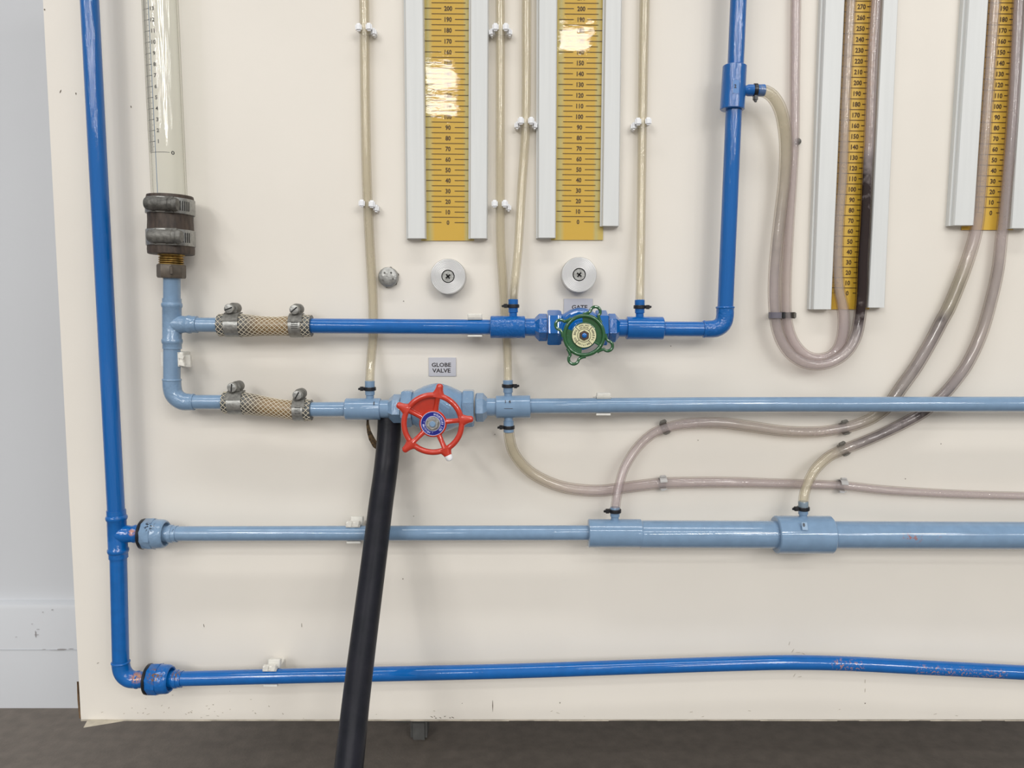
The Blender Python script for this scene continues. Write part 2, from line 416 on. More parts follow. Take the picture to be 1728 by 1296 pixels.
def flex(mb, pts, r=None, n=16, step=4.0, k=None, cap=True):
    full = []
    last = dict(r=r or 9, d=0.0, w=0.0)
    for p in pts:
        p = tuple(p)
        full.append((p[0], p[1], p[2], p[3] if len(p) > 3 else last['r'], p[4] if len(p) > 4 else 0.0, p[5] if len(p) > 5 else 0.0))
    q = catmull(full, step)
    mb.sweep([P(a[0], a[1], a[2]) for a in q], [a[3] * K(a[2]) for a in q], n=n, cap=cap, attr={'dirt': [a[4] for a in q], 'warm': [a[5] for a in q]})
    return mb
def pipe(mb, a, b, r, h=HP, n=24):
    mb.sweep([P(*a, h), P(*b, h)], r * K(h), n=n); return mb
def lat(mb, a, b, prof, h=HP, n=28, phase=0.0):
    mb.lathe(P(*a, h), P(*b, h), prof, K(h), n, phase); return mb
def bead(mb, a, b, r, w=8, up=2.2):
    """rolled bead ring, starting at a towards b"""
    return lat(mb, a, b, [(0, r), (w * .15, r + up * .7), (w * .35, r + up), (w * .65, r + up), (w * .85, r + up * .7), (w, r)])

# ================================================================== SETTING
dfl = ray(60, 1195); t = -H / dfl.z; YB = -D + dfl.y * t      # skirting front plane
dtop = ray(60, 1020); ZB = H + dtop.z * (YB + D) / dtop.y
mb = MB(); mb.box((0, -4, -0.02), (9, 10, 0.04)); tag(part('floor', mb, M['floor']), kind='structure')
mb = MB(); mb.box((0, YB + .014 + .05, 1.4), (9, 0.10, 2.88)); tag(part('wall_back', mb, M['wall']), kind='structure')
mb = MB()
prof = [(YB + .014, 0), (YB, 0), (YB, ZB - .006), (YB + .002, ZB - .002), (YB + .006, ZB), (YB + .014, ZB + .001)]
n = len(prof)
mb.add([(-4, y, z) for y, z in prof] + [(4, y, z) for y, z in prof], [tuple(range(n)), tuple(range(2 * n - 1, n - 1, -1))] + [(i, i + n, (i + 1) % n + n, (i + 1) % n) for i in range(n)])
# thin lower board of the skirting, its joint recessed
tag(part('baseboard_back', mb, M['wall']), kind='structure')
zj = H + ray(60, 1096).z * (YB + D) / ray(60, 1096).y
mb = MB(); mb.box((0, YB - .0004, zj), (8, .001, .0006)); 
tag(part('trim_1', mb, mat('skirting_joint_line', (.52, .54, .57), .7)), kind='structure')
mb = MB()
for x, y, sx, sy in ((104, 1096, 22, 3.2), (96, 1097, 30, 1), (120, 1095, 10, 1.2), (74, 1096, 8, 1), (60, 1070, 2, 14), (62, 1071, 9, 1.2), (54, 1053, 4, 1), (27, 1075, 4, 1), (88, 1029, 4, 1.5), (72, 1033, 3, 1.2), (64, 1062, 6, 1)):
    d = ray(x, y); tt = (YB - .001 + D) / d.y; c = Vector((d.x * tt, YB - .0008, H + d.z * tt)); k = (D + YB) / F
    pts = [(sx * .5 * math.cos(a) * random.uniform(.7, 1), sy * .5 * math.sin(a) * random.uniform(.6, 1)) for a in [i * PI / 5 for i in range(10)]]
    mb.prism([(p[0] * k, p[1] * k) for p in pts], 0, .0003, Matrix(((1, 0, 0, c.x), (0, 0, -1, c.y), (0, 1, 0, c.z), (0, 0, 0, 1))))
tag(part('trim_2', mb, mat('grey_scuffs', (.33, .32, .32), .8)), kind='structure')

# ================================================================== DISPLAY BOARD
board = thing('display_board', 'large cream laminate board on which all the pipes and scales are mounted', 'board', (0, .009, 0))
tl, bl, br, tr_ = P(55, -330), P(136.5, 1214), P(2250, 1214.5), P(2300, -330)
mb = MB(); b_ = Vector((0, .018, 0))
mb.hexa([tl, bl, br, tr_, tl + b_, bl + b_, br + b_, tr_ + b_])
part('board_sheet', mb, M['cream'], board)
mb = MB()   # pale edging strip along the bottom, chipped
xs = [136.5] + [x + random.uniform(-6, 6) for x in range(190, 2250, 42)]
for i in range(len(xs) - 1):
    yy = 1216.6 + random.uniform(-.7, .5)
    a, b, c, d = P(xs[i], 1213.9), P(xs[i + 1], 1213.9), P(xs[i + 1], yy), P(xs[i], yy)
    q = Vector((0, .004, 0))
    mb.hexa([a, b, c, d, a + q, b + q, c + q, d + q])
part('edging_strip', mb, M['cream_edge'], board, label='thin chipped edging strip', kind='stuff')
mb = MB()   # loose torn edging at the corner
a, b, c = P(140.7, 1228, .012), P(148, 1214.5, .001), P(208, 1217, .001); q = Vector((0, .0012, 0))
mb.add([a, b, c, a + q, b + q, c + q, (b + c) / 2 + Vector((0, -.001, -.002))], [(0, 2, 1), (3, 4, 5), (0, 1, 4, 3), (1, 2, 5, 4), (2, 0, 3, 5)])
part('loose_edging', mb, M['cream_edge'], board, label='torn edging hanging off the corner')
mb = MB()   # side edging coming away
mb.hexa([P(129.6, 1150, .0), P(130.5, 1180, .0), P(133.6, 1212, .0), P(136.8, 1213, .0), P(133.0, 1150, -.003), P(134.0, 1180, -.003), P(135.5, 1213, -.003), P(137, 1213, -.003)])
part('side_edging', mb, M['brown_edge'], board, label='brown bare edge')
# supports behind
mb = MB(); mb.box((-.02, .06, .60), (.05, .05, .96), .003); mb.box((.75, .06, .60), (.05, .05, .96), .003); mb.box((.36, .04, .30), (.80, .04, .05), .003)
part('rear_frame', mb, M['dull_grey'], board)
dc = ray(709, 1239.5); tt = -H / dc.z; yc = -D + dc.y * tt; xc = dc.x * tt; kc = (D + yc) / F
for xx in (xc, xc + 1.0):
    mb = MB(); mb.box((xx, yc, .013), (29 * kc, .030, .026), .003, seg=2); mb.box((xx, (yc + .06) / 2, .105), (.022, abs(yc - .06) + .03, .03), .002)
    mb.box((xx, yc, .075), (.014, .014, .11), .001)
    part('foot', mb, M['caster'], board, label='grey rubber foot')
# marks and dirt on the board face
mb = MB(); mp_ = MB()
def mark(m_, x, y, sx, sy, ang=0):
    mtx = frame(x, y, .0003, math.radians(ang))
    m_.prism([(sx * .5 * math.cos(a) * random.uniform(.6, 1), sy * .5 * math.sin(a) * random.uniform(.6, 1)) for a in [i * PI / 4 for i in range(8)]], -.2, .1, mtx)
for x, y, sx, sy, an in ((831.5, 1191, 1.6, 26, 0), (509, 1055, 1, 8, 0), (680, 977, 2.6, 2.6, 0), (681, 508, 2.2, 2.2, 0), (1460, 1187, 2.5, 2.5, 0), (344, 1056, 1.4, 7, 10), (165, 1119, 5, 1.2, 30), (1178, 743, 2, 2, 0), (1588, 749, 2, 2, 0), (1528, 808, 2, 2, 0), (835, 733, 2, 2, 0), (221, 180, 2, 5, 10), (1132, 584, 2, 2, 0), (780, 1187, 3, 1, 40), (945, 1186, 2, 3, 0), (102, 154, 2, 6, -30), (128, 158, 2, 5, 0), (75, 16, 3, 3, 0), (698, 871, 2, 2, 0)):
    mark(mb, x, y, sx, sy, an)
for i in range(9): mark(mb, random.uniform(726, 768), 1210.5 + random.uniform(-1.5, 1.5), random.uniform(2, 6), 1.3, random.uniform(-30, 30))
for i in range(26): mark(mp_, random.gauss(350, 90), random.gauss(1195, 12), random.uniform(1, 5), random.uniform(.8, 2), random.uniform(-50, 50))
for i in range(16): mark(mp_, random.uniform(150, 1700), random.uniform(1196, 1211), random.uniform(2, 9), .9, random.uniform(-20, 20))
for x, y, a in ((1332, 1086, 75), (1338, 1098, 60), (1347, 1101, 0), (1356, 1103, -30), (1341, 1139, 60), (1350, 1142, 10), (1460, 1150, 90), (1460, 1165, 90), (250, 1205, 20)): mark(mp_, x, y, 9, .9, a)
part('scuff_marks', mb, M['scuff'], board, label='small dark scuffs and dots', kind='stuff')
part('faint_marks', mp_, M['scuff_pale'], board, label='faint dirt specks and pencil lines', kind='stuff')

# ================================================================== SCALES
CW = 0.0016                     # card stand-off
def up(a, b, f):                # extend from bottom a through top b
    return a + (b - a) * f
def scale_unit(label, rails, card, zero, top, vt, vmax, style, film=None):
    T = thing('manometer_scale', label, 'scale', P(zero[0], zero[1] + 25, .001), 'yellow scales between white rails')
    HR = .0105
    EXT = 1.55
    for (tlx, trx, blx, brx, by) in rails:
        mb = MB()
        prof = [(0, 0), (0, .0055), (.07, .0060), (.09, .0092), (.13, HR), (.93, HR), (.97, .0098), (1.0, .0080), (1.0, 0)]
        bot = [P(blx, by, HR), P(brx, by, HR)]; topp = [P(tlx, 0, HR), P(trx, 0, HR)]
        topp = [up(bot[0], topp[0], EXT), up(bot[1], topp[1], EXT)]
        vs = []
        for e in (bot, topp):
            for u, hh in prof:
                q = e[0] + (e[1] - e[0]) * u; vs.append((q.x, -hh, q.z))
        n = len(prof)
        mb.add(vs, [tuple(range(n)), tuple(range(2 * n - 1, n - 1, -1))] + [(i, i + n, (i + 1) % n + n, (i + 1) % n) for i in range(n)])
        part('side_rail', mb, M['rail'], T, sharp=20)
    (c_tl, c_tr, c_bl, c_br, cy) = card
    B0, B1 = P(c_bl, cy, CW), P(c_br, cy, CW); T0, T1 = up(B0, P(c_tl, 0, CW), EXT), up(B1, P(c_tr, 0, CW), EXT)
    mb = MB(); q = Vector((0, .0012, 0)); mb.hexa([T0, B0, B1, T1, T0 + q, B0 + q, B1 + q, T1 + q])
    mb.uv = [(0, 1), (0, 0), (1, 0), (1, 1)] * 2
    cd = part('scale_card', mb, M['card'] if style == 'A' else M['yellow'], T)
    W0 = P(zero[0], zero[1], CW + .0002); W1 = P(top[0], top[1], CW + .0002)
    U = (W1 - W0) / vt; ud = U.normalized(); rd = Vector((ud.z, 0, -ud.x)); k = K(CW)
    ma = MB(); tx = MB(); nd = Vector((0, -.0001, 0))
    def line(v, a, b, wd):
        c = W0 + U * v; h = ud * (wd * k / 2)
        p = [c + rd * (a * k) - h, c + rd * (b * k) - h, c + rd * (b * k) + h, c + rd * (a * k) + h]
        ma.add([x + nd for x in p], [(0, 1, 2, 3)])
    v = 0
    while v <= vmax:
        if style == 'A':
            l0, l1, r0, r1, h0, h1 = film['t']
            line(v, l0, l1, 1.1); line(v, r0, r1, 1.1); line(v + 5, h0, h1, 1.0)
        else:
            line(v + 5, -36, 15, 1.1); line(v, 9, 15, 1.4)
            if v % 10 == 0:
                line(v, -36, -15, .45)
        c = W0 + U * v + nd
        mtx = Matrix(((rd.x, ud.x, 0, c.x), (rd.y, ud.y, -1, c.y), (rd.z, ud.z, 0, c.z), (0, 0, 0, 1)))
        put_text(tx, str(v), mtx, (7.2 if style == 'A' else 7.4) * k, .88)
        v += 10
    if style == 'B':
        for a in (-34, -27.5, -21): 
            p = [W0 + rd * (a * k) + nd, W0 + rd * ((a + .5) * k) + nd, W0 + rd * ((a + .5) * k) + U * vmax + nd, W0 + rd * (a * k) + U * vmax + nd]
            ma.add(p, [(0, 1, 2, 3)])
    part('graduation_lines', ma, M['scale_print'], T, label='fine dark graduation lines', kind='stuff')
    part('numerals', tx, M['scale_print'], T, label='numerals from 0 upwards in tens', kind='stuff')
    if film:
        mb = MB(); a = Vector((0, -.0016, 0)); q = Vector((0, .0004, 0))
        mb.hexa([T0 + a, B0 + a, B1 + a, T1 + a, T0 + a + q, B0 + a + q, B1 + a + q, T1 + a + q])
        part('clear_cover', mb, M['film'], T, label='shiny wrinkled clear cover')
    return T
scale_unit('leftmost yellow scale strip, above the globe valve plaque', [(680, 714.5, 684.7, 718.4, 402), (790.7, 824.7, 790, 822.5, 402)], (706, 800, 711, 800, 406),
           (756, 375.4), (756.3, 14), 200, 300, 'A', {'t': (-38, -11, 11, 34, -27, 28)})
scale_unit('yellow scale strip directly above the green handwheel and GATE plaque', [(905.8, 941, 905, 938, 401), (1018.7, 1050, 1013.5, 1045.4, 381)], (932, 1023, 930, 1017.5, 405),
           (975.4, 374.2), (981, 14.6), 200, 300, 'A', {'t': (-36, -12, 10, 37, -27, 28)})
scale_unit('long yellow scale reaching lowest, with a dark stained tube beside its numbers', [(1389, 1427, 1368.7, 1404, 522), (1488, 1517, 1461.7, 1494, 519)], (1421, 1493, 1399, 1467, 522),
           (1429.7, 494.5), (1454, 11), 270, 420, 'B')
scale_unit('yellow scale at the right edge of the board above two descending stained tubes', [(1631, 1669.6, 1606, 1645, 380), (1727, 1766, 1702.7, 1741, 385)], (1650, 1735, 1623, 1710, 388),
           (1672, 359), (1695.3, 14), 190, 340, 'B')

# ================================================================== RIGID PIPEWORK
def loc(px, py, h=HP): return P(px, py, h)
m_riser = worn(blue('blue_paint_worn_elbow'), [(P(229, 1141, .035), .0085)], wear=(.42, .2, .12), thr=.46)
# --- far left riser: pipe, tee, pipe, elbow
T = thing('blue_riser_pipe', 'tall dark blue vertical pipe at the far left ending in a bottom elbow', 'pipe', loc(205, 1147))
mb = MB(); pipe(mb, (134, -330), (196.2, 868), 14.2); part('pipe', mb, M['blue_streak'], T)
mb = MB(); lat(mb, (196, 861), (200, 945), [(0, 14.3), (0, 15.6), (8.5, 15.8), (10, 17), (13, 17.8), (16, 17.2), (18, 15.8), (66, 15.8), (68, 17.2), (71, 17.6), (74, 17), (75.5, 15.8), (84, 15.8), (84, 14)])
mb.sweep([P(199, 901, HP), P(207, 901, HP), P(213, 901, HP), P(219, 901, HP), P(224, 901, HP), P(226, 901, HP), P(228, 901, HP), P(231, 901, HP), P(233, 901, HP), P(241, 901, HP)], [x * K() for x in (15.6, 15.7, 15.5, 14.6, 14.3, 15.3, 15.9, 15.3, 14.2, 14.2)], n=24)
part('tee_fitting', mb, worn(blue('blue_paint_worn_tee', bump=.3), [(P(221, 898, .035), .0042)], wear=(.5, .25, .2), thr=.44), T)
mb = MB(); pipe(mb, (199.6, 940), (203.8, 1120), 14.0); part('pipe', mb, M['blue'], T)
mb = MB(); flex(mb, [(203.6, 1116.5, HP, 14.9), (204.2, 1124, HP, 14.9), (206.5, 1133, HP, 15), (211.5, 1140.5, HP, 15), (219, 1145.5, HP, 15), (228, 1147, HP, 14.6), (250, 1147, HP, 13.6)], n=24, step=2)
bead(mb, (203.5, 1115.5), (203.8, 1125), 14.6, 4, 1.2); bead(mb, (228, 1147), (250, 1147), 13.8, 8, 1.6)
part('elbow_fitting', mb, m_riser, T)

def union(x, y, m_, label, tail_to, rn=27, phase=.26):
    U = thing('union_coupling', label, 'pipe coupling', loc(x + 20, y))
    mb = MB(); lat(mb, (x - 4, y), (x + 40, y), [(0, 12), (0, rn - 3), (1.5, rn - 1), (5, rn - .5), (7, rn - 3), (7, 12)], n=32); part('rubber_ring', mb, M['black'], U)
    mb = MB(); lat(mb, (x + 1, y), (x + 50, y), [(0, 14), (0, rn - 2), (3, rn), (18, rn + .2), (18, 14)], n=10, phase=phase)
    lat(mb, (x + 16, y), (x + 50, y), [(0, 14), (0, rn - 1.5), (16, rn - 2.2), (20, rn - 3.5), (22, rn - 6), (21, rn - 8), (14, rn - 9), (14, 12)], n=32)
    part('union_nut', mb, m_, U)
    mb = MB(); lat(mb, (x + 26, y), (x + 90, y), [(0, 12), (0, 14.0), (16, 14.2), (17, 15.6), (20, 16), (23, 15.6), (24, 14.3), (tail_to - x - 26, 14.3), (tail_to - x - 26, 12.4)], n=28); part('tail_piece', mb, m_, U)
    return U
m_un1 = worn(lblue('light_blue_chipped_union', bump=.5, bs=330), [(P(250, 886, .038), .007), (P(296, 893, .034), .005)], wear=(.02, .03, .045), thr=.54)
m_un2 = worn(blue('blue_chipped_union', bump=.5, bs=330), [(P(259, 1140, .041), .010), (P(262, 1124, .036), .008), (P(298, 1135, .034), .009)], wear=(.15, .085, .06), thr=.52)
union(243, 901, m_un1, 'light blue painted union nut beside the tee on the far left riser', 300)
union(252, 1146, m_un2, 'dark blue chipped union nut beside the bottom left elbow', 309)

# --- lower light blue run (y = 900)
T = thing('light_blue_main_pipe', 'light blue pipe from the left union widening to thick pipe at right', 'pipe', loc(640, 900))
mb = MB(); pipe(mb, (296, 900.5), (995, 899), 12.9); part('pipe', mb, M['lblue'], T, label='thin left length of pipe')
m_big = worn(lblue('light_blue_scratched_pipe'), [(P(1540, 908, .045), .010), (P(1551, 911, .045), .009), (P(1592, 914, .045), .007)], wear=(.34, .14, .12), thr=.57, scale=420)
mb = MB(); lat(mb, (992, 899.7), (1100, 900), [(0, 13), (0, 22), (1.5, 24.3), (91, 24.3), (92, 23.2), (94, 22)], n=40); part('reducer_sleeve', mb, M['lblue'], T)
mb = MB(); pipe(mb, (1080, 901.3), (2200, 905.5), 23.6, n=40); part('thick_pipe', mb, m_big, T)
mb = MB(); lat(mb, (1308, 902), (1420, 902.3), [(0, 24), (0, 30.5), (1.5, 32.3), (95, 32.3), (96.5, 30.8), (96.5, 24)], n=48); part('collar', mb, M['lblue'], T)
def barb(mb, a, b, r=8.2, neck=6.8, ln=None):
    L_ = math.hypot(b[0] - a[0], b[1] - a[1]) + 4
    # a is the root in the block, b is the open end
    lat(mb, a, b, [(0, neck), (6, neck), (7, r), (L_ * .55, r), (L_ * .6, r + .3), (L_ - 5, r + .3), (L_ - 4, r - .6), (L_ - 4, r - 3)], n=20)
mb = MB(); barb(mb, (1037.5, 878), (1037.8, 855)); part('hose_spigot', mb, M['lblue'], T)
mb = MB(); barb(mb, (1355.2, 874), (1355.6, 845)); part('hose_spigot', mb, M['lblue'], T)
mb = MB(); k = K(.044)
for x, y, tx_, s in ((1356.5, 885.5, '8', 6),):
    a = math.asin((902 - y) / 32.3 * 1.0); hh = HP + 32.6 * K() * math.cos(a)
    m_ = frame(x, y, hh + .0004) @ Matrix.Rotation(-a * .8, 4, 'X'); put_text(mb, tx_, m_, s)
part('stamped_number', mb, M['print'], T)
mb = MB(); a = math.asin(.42); mb.box((0, 0, 0), (9.5, 13, .3), 0, frame(1358, 888, HP + 32.35 * K() * math.cos(a)) @ Matrix.Rotation(-a, 4, 'X')); part('number_label', mb, M['label_clear'], T)

# --- bottom blue pipe
m_bot = worn(blue('blue_scraped_pipe'), [(P(1420 + i * 26, 1126 + i * 1.6, .036), .010) for i in (0, 1)] + [(P(1560 + i * 22, 1134 + i * 1.3, .036), .008) for i in range(7)], wear=(.30, .18, .20), thr=.56, scale=480)
T = thing('blue_return_pipe', 'long gently bowed blue pipe running along the bottom of the board', 'pipe', loc(860, 1133))
mb = MB(); flex(mb, [(304, 1145.5, HP, 12.8), (460, 1141.5, HP, 12.8), (640, 1137.5, HP, 12.8), (860, 1132.5, HP, 12.7), (1100, 1124.5, HP, 12.6), (1240, 1120, HP, 12.6), (1330, 1118, HP, 12.8), (1420, 1119.5, HP, 12.6), (1560, 1126.5, HP, 12.6), (1728, 1135, HP, 12.6), (2200, 1158, HP, 12.6)], n=24, step=14)
part('pipe', mb, m_bot, T)

# --- upper left branch: down pipe, tee, elbow
T = thing('light_blue_branch_pipe', 'light blue branching pipe with tee and elbow below the glass tube', 'pipe', loc(290, 690))
mb = MB(); pipe(mb, (290, 462), (290, 645), 13.9); part('pipe', mb, M['lblue'], T)
mb = MB(); lat(mb, (290, 503.5), (290.5, 589), [(0, 14), (0, 15.3), (7, 15.4), (8.5, 16.6), (11, 17), (14, 16.6), (16, 15.4), (67, 15.4), (69, 16.6), (72, 17), (75, 16.4), (76.5, 15.4), (84.5, 15.4), (85, 14)])
mb.sweep([P(x, 547.5, HP) for x in (292, 303, 308, 314, 317, 319, 322, 324, 327, 333, 333.5)], [x * K() for x in (15.3, 15.3, 15, 14.3, 15.1, 15.7, 15.2, 14.2, 14.2, 14.2, 12.5)], n=24)
part('tee_fitting', mb, M['lblue_lumpy'], T)
mb = MB(); pipe(mb, (328, 548), (378, 548.5), 12.3); part('pipe', mb, M['lblue'], T)
mb = MB(); flex(mb, [(290, 641, HP, 15), (290.5, 653, HP, 15), (293, 664, HP, 15), (299.5, 672.5, HP, 15), (309, 677.5, HP, 15), (318, 678.5, HP, 14.4), (328, 678.5, HP, 13.8)], n=24, step=2)
bead(mb, (290, 639), (290, 650), 14.6, 4, 1.1); bead(mb, (324, 678.5), (335, 678.5), 13.4, 4, 1.0)
part('elbow_fitting', mb, M['lblue_lumpy'], T)
mb = MB(); pipe(mb, (322, 678.3), (386, 678.6), 12.3); part('pipe', mb, M['lblue'], T)

# --- upper blue run: hose to gate valve
T = thing('blue_inlet_pipe', 'dark blue horizontal pipe between braided hose and green wheeled gate valve', 'pipe', loc(700, 551))
mb = MB(); pipe(mb, (512, 549.8), (832, 552), 12.7); part('pipe', mb, M['blue'], T)
mb = MB(); lat(mb, (827.6, 552), (905, 552.4), [(0, 13), (0, 18), (1, 19), (57, 19), (58.3, 18), (58.3, 14.8), (76, 15), (76, 12)], n=32); part('tapping_block', mb, M['blue_lumpy'], T)
mb = MB(); barb(mb, (866, 534), (866, 505)); part('hose_spigot', mb, M['blue'], T)
# --- blue outlet: block, pipe, elbow, riser with tapping
T = thing('blue_outlet_pipe', 'dark blue pipe from the gate valve turning up through an elbow', 'pipe', loc(1150, 555))
mb = MB(); lat(mb, (1043, 553.5), (1120, 554), [(0, 12), (0, 15), (14, 15), (14, 18), (15, 19.4), (74.5, 19.4), (75.6, 18.4), (75.6, 12)], n=32); part('tapping_block', mb, M['blue'], T)
mb = MB(); barb(mb, (1079.5, 535), (1079.5, 506)); part('hose_spigot', mb, M['blue'], T)
mb = MB(); pipe(mb, (1115, 555), (1192, 555.5), 12.6); part('pipe', mb, M['blue'], T)
mb = MB(); flex(mb, [(1186.5, 555.4, HP, 14.3), (1196, 555.4, HP, 14.5), (1207, 554.5, HP, 14.8), (1216, 550, HP, 14.8), (1221.5, 542, HP, 14.6), (1223.4, 532, HP, 14.6), (1223.6, 519, HP, 14.6)], n=24, step=2)
bead(mb, (1223.6, 521), (1223.7, 510), 14.4, 4, 1.2); bead(mb, (1186, 555.4), (1195, 555.4), 13.8, 4, 1.2)
part('elbow_fitting', mb, M['blue_lumpy'], T)
mb = MB(); pipe(mb, (1223.8, 525), (1260.2, -330), 13.1); part('riser', mb, M['blue_streak'], T)
mb = MB(); lat(mb, (1235.6, 185.5), (1239.6, 116), [(0, 12), (0, 18.6), (1, 19.8), (68.8, 19.3), (69.8, 18.2), (69.8, 12)], n=32); part('tapping_block', mb, M['blue_streak'], T)
mb = MB(); lat(mb, (1250, 152.5), (1292, 152.5), [(0, 8), (8, 7.6), (12, 9.4), (30, 9.4), (38, 9.6), (39, 8.8), (39, 5)], n=20); part('hose_spigot', mb, M['blue'], T)
mb = MB(); mb.box((0, 0, 0), (10, 21, .3), 0, frame(1242, 146, HP + 19.6 * K()) ); part('number_label', mb, mat('blue_label_film', (.03, .17, .46), .3), T)
mb = MB(); put_text(mb, '2', frame(1241, 145, HP + 19.6 * K() + .0004), 5.5); part('stamped_number', mb, M['print'], T)

# --- lower light blue run: hose to globe valve
T = thing('light_blue_inlet_pipe', 'short light blue pipe and block between lower braided hose and red wheeled valve', 'pipe', loc(580, 691))
mb = MB(); pipe(mb, (514, 691), (588, 690.5), 12.6); part('pipe', mb, M['lblue'], T)
mb = MB(); lat(mb, (583.6, 690.4), (660, 690), [(0, 13), (0, 17.6), (1.2, 18.6), (58, 18.6), (59.2, 17.8), (59.2, 15.6), (74, 15.6), (74, 12)], n=32); part('tapping_block', mb, M['lblue'], T)
mb = MB(); barb(mb, (624.3, 673), (624, 642)); part('hose_spigot', mb, M['lblue'], T)
mb = MB(); put_text(mb, '1', frame(631, 680.5, HP + 16.4 * K() + .0006) @ Matrix.Rotation(-.55, 4, 'X'), 6.5); part('stamped_number', mb, M['print'], T)
# --- long light blue outlet
T = thing('light_blue_outlet_pipe', 'long light blue pipe from the globe valve to the right edge, crossing the stained tubes', 'pipe', loc(1200, 684))
mb = MB(); lat(mb, (820, 687), (900, 686), [(0, 12), (0, 15.2), (17, 15.2), (17, 18.2), (18, 19.4), (74, 19.4), (75.3, 18.4), (75.3, 12)], n=32); part('tapping_block', mb, M['lblue'], T)
mb = MB(); pipe(mb, (890, 685.2), (1200, 682.6), 12.9); pipe(mb, (1200, 682.6), (2200, 681.2), 12.9); part('pipe', mb, M['lblue'], T)
mb = MB(); barb(mb, (857.5, 669), (857, 641)); part('hose_spigot', mb, M['lblue'], T)
mb = MB(); barb(mb, (858, 704), (858.5, 730), r=8.8, neck=7.4); part('hose_spigot', mb, M['lblue'], T)
mb = MB()
for x, c in ((853, '1'), (860, '4')): put_text(mb, c, frame(x, 677.5, HP + 17.2 * K() + .0006) @ Matrix.Rotation(-.5, 4, 'X'), 5)
mb.box((0, 0, 0), (15, .7, .3), 0, frame(858, 689.5, HP + 19.5 * K())); part('stamped_number', mb, M['print'], T)

# ================================================================== VALVES
def arc_text(mb, txt, mtx, r, a_mid, height, span, flip=False, z=0.0):
    n = len(txt)
    for i, ch in enumerate(txt):
        if ch == ' ': continue
        t = (i - (n - 1) / 2) / max(n - 1, 1) * span
        a = math.radians(a_mid) + (t if flip else -t)
        rot = a - PI / 2 + (PI if flip else 0)
        put_text(mb, ch, mtx @ Matrix.Translation((r * math.cos(a), r * math.sin(a), z)) @ Matrix.Rotation(rot, 4, 'Z'), height)
def torus(mb, R, r, z, mtx, n=64, m=12, flat=1.0):
    mb.sweep([(R * math.cos(2 * PI * i / n), R * math.sin(2 * PI * i / n), z) for i in range(n)], r, n=m, mtx=mtx, closed=True, flat=flat)
def nut_mb(mb, r, z0, z1, mtx, ph=.2, n=6):
    mb.lathe((0, 0, z0), (0, 0, z1), [(0, r * .5), (0, r * .94), ((z1 - z0) * .15, r), ((z1 - z0) * .85, r), (z1 - z0, r * .9), (z1 - z0, r * .4)], 1, n=n, phase=ph, mtx=mtx)
def sector(mb, r0, r1, a0, a1, z0, z1, mtx, n=14):
    A = [math.radians(a0 + (a1 - a0) * i / n) for i in range(n + 1)]
    vs = []
    for a in A:
        c, s = math.cos(a), math.sin(a)
        vs += [(r0 * c, r0 * s, z0[0]), (r1 * c, r1 * s, z1[0]), (r1 * c, r1 * s, z1[1]), (r0 * c, r0 * s, z0[1])]
    fs = []
    for i in range(n):
        for j in range(4):
            fs.append((i * 4 + j, i * 4 + (j + 1) % 4, i * 4 + 4 + (j + 1) % 4, i * 4 + 4 + j))
    fs += [(0, 1, 2, 3), (n * 4 + 3, n * 4 + 2, n * 4 + 1, n * 4)]
    mb.add(vs, fs, mtx)

# --- globe valve with red wheel
V = thing('globe_valve', 'light blue globe valve with a red five-lobed handwheel', 'valve', loc(738, 690))
mb = MB()
lat(mb, (656.5, 689.5), (700, 689.4), [(0, 14), (0, 17), (8, 24.5), (20.5, 24.5), (20.5, 12)], n=6, phase=.30); part('union_nut', mb, M['lblue_lumpy'], V)
mb = MB()
lat(mb, (679, 689), (800, 688.6), [(0, 20), (0, 31), (3, 33), (15, 33), (18, 31), (18, 20)], n=8, phase=PI / 8)
lat(mb, (694, 689), (800, 688.6), [(0, 24), (2, 27), (10, 32), (22, 38), (34, 41.5), (44, 42.8), (54, 41.5), (66, 37.5), (78, 32), (86, 28), (89, 26), (89, 10)], n=36)
lat(mb, (781, 688.6), (900, 688.3), [(0, 20), (0, 31), (2, 33), (17, 33), (19.5, 31), (19.5, 20)], n=8, phase=PI / 8)
part('valve_body', mb, M['lblue_lumpy'], V)
mb = MB(); lat(mb, (802.5, 687.5), (840, 687.2), [(0, 12), (0, 22.5), (2, 24.6), (13, 24.6), (20, 16.5), (20, 12)], n=6, phase=.30); part('union_nut', mb, M['lblue_lumpy'], V)
WH = .092
base = P(738, 690, HP); wc = P(730.8, 714.5, WH)
mb = MB(); kk = K(.05)
L1 = (wc - base).length / kk
mb.lathe(base, wc, [(18, 30), (30, 29), (34, 28), (36, 22)], kk, n=32)
mb.lathe(base, wc, [(34, 24), (34, 26), (48, 26), (50, 24), (50, 12)], kk, n=6, phase=.4)
mb.lathe(base, wc, [(50, 15), (62, 15), (64, 12)], kk, n=6, phase=.1)
part('bonnet', mb, M['lblue_lumpy'], V)
mb = MB(); mb.lathe(base, wc, [(60, 5.5), (L1 - 2, 5.5)], kk, n=16); part('stem', mb, M['lblue'], V)
mt = frame(730.8, 714.5, WH)
mb = MB()
torus(mb, 49, 5.0, 4, mt, n=72, m=14)
mb.lathe((0, 0, -7), (0, 0, 3), [(0, 12), (0, 20), (4, 23.5), (8, 23.5), (9.5, 22), (9.5, 20.5), (7, 20)], 1, n=40, mtx=mt)
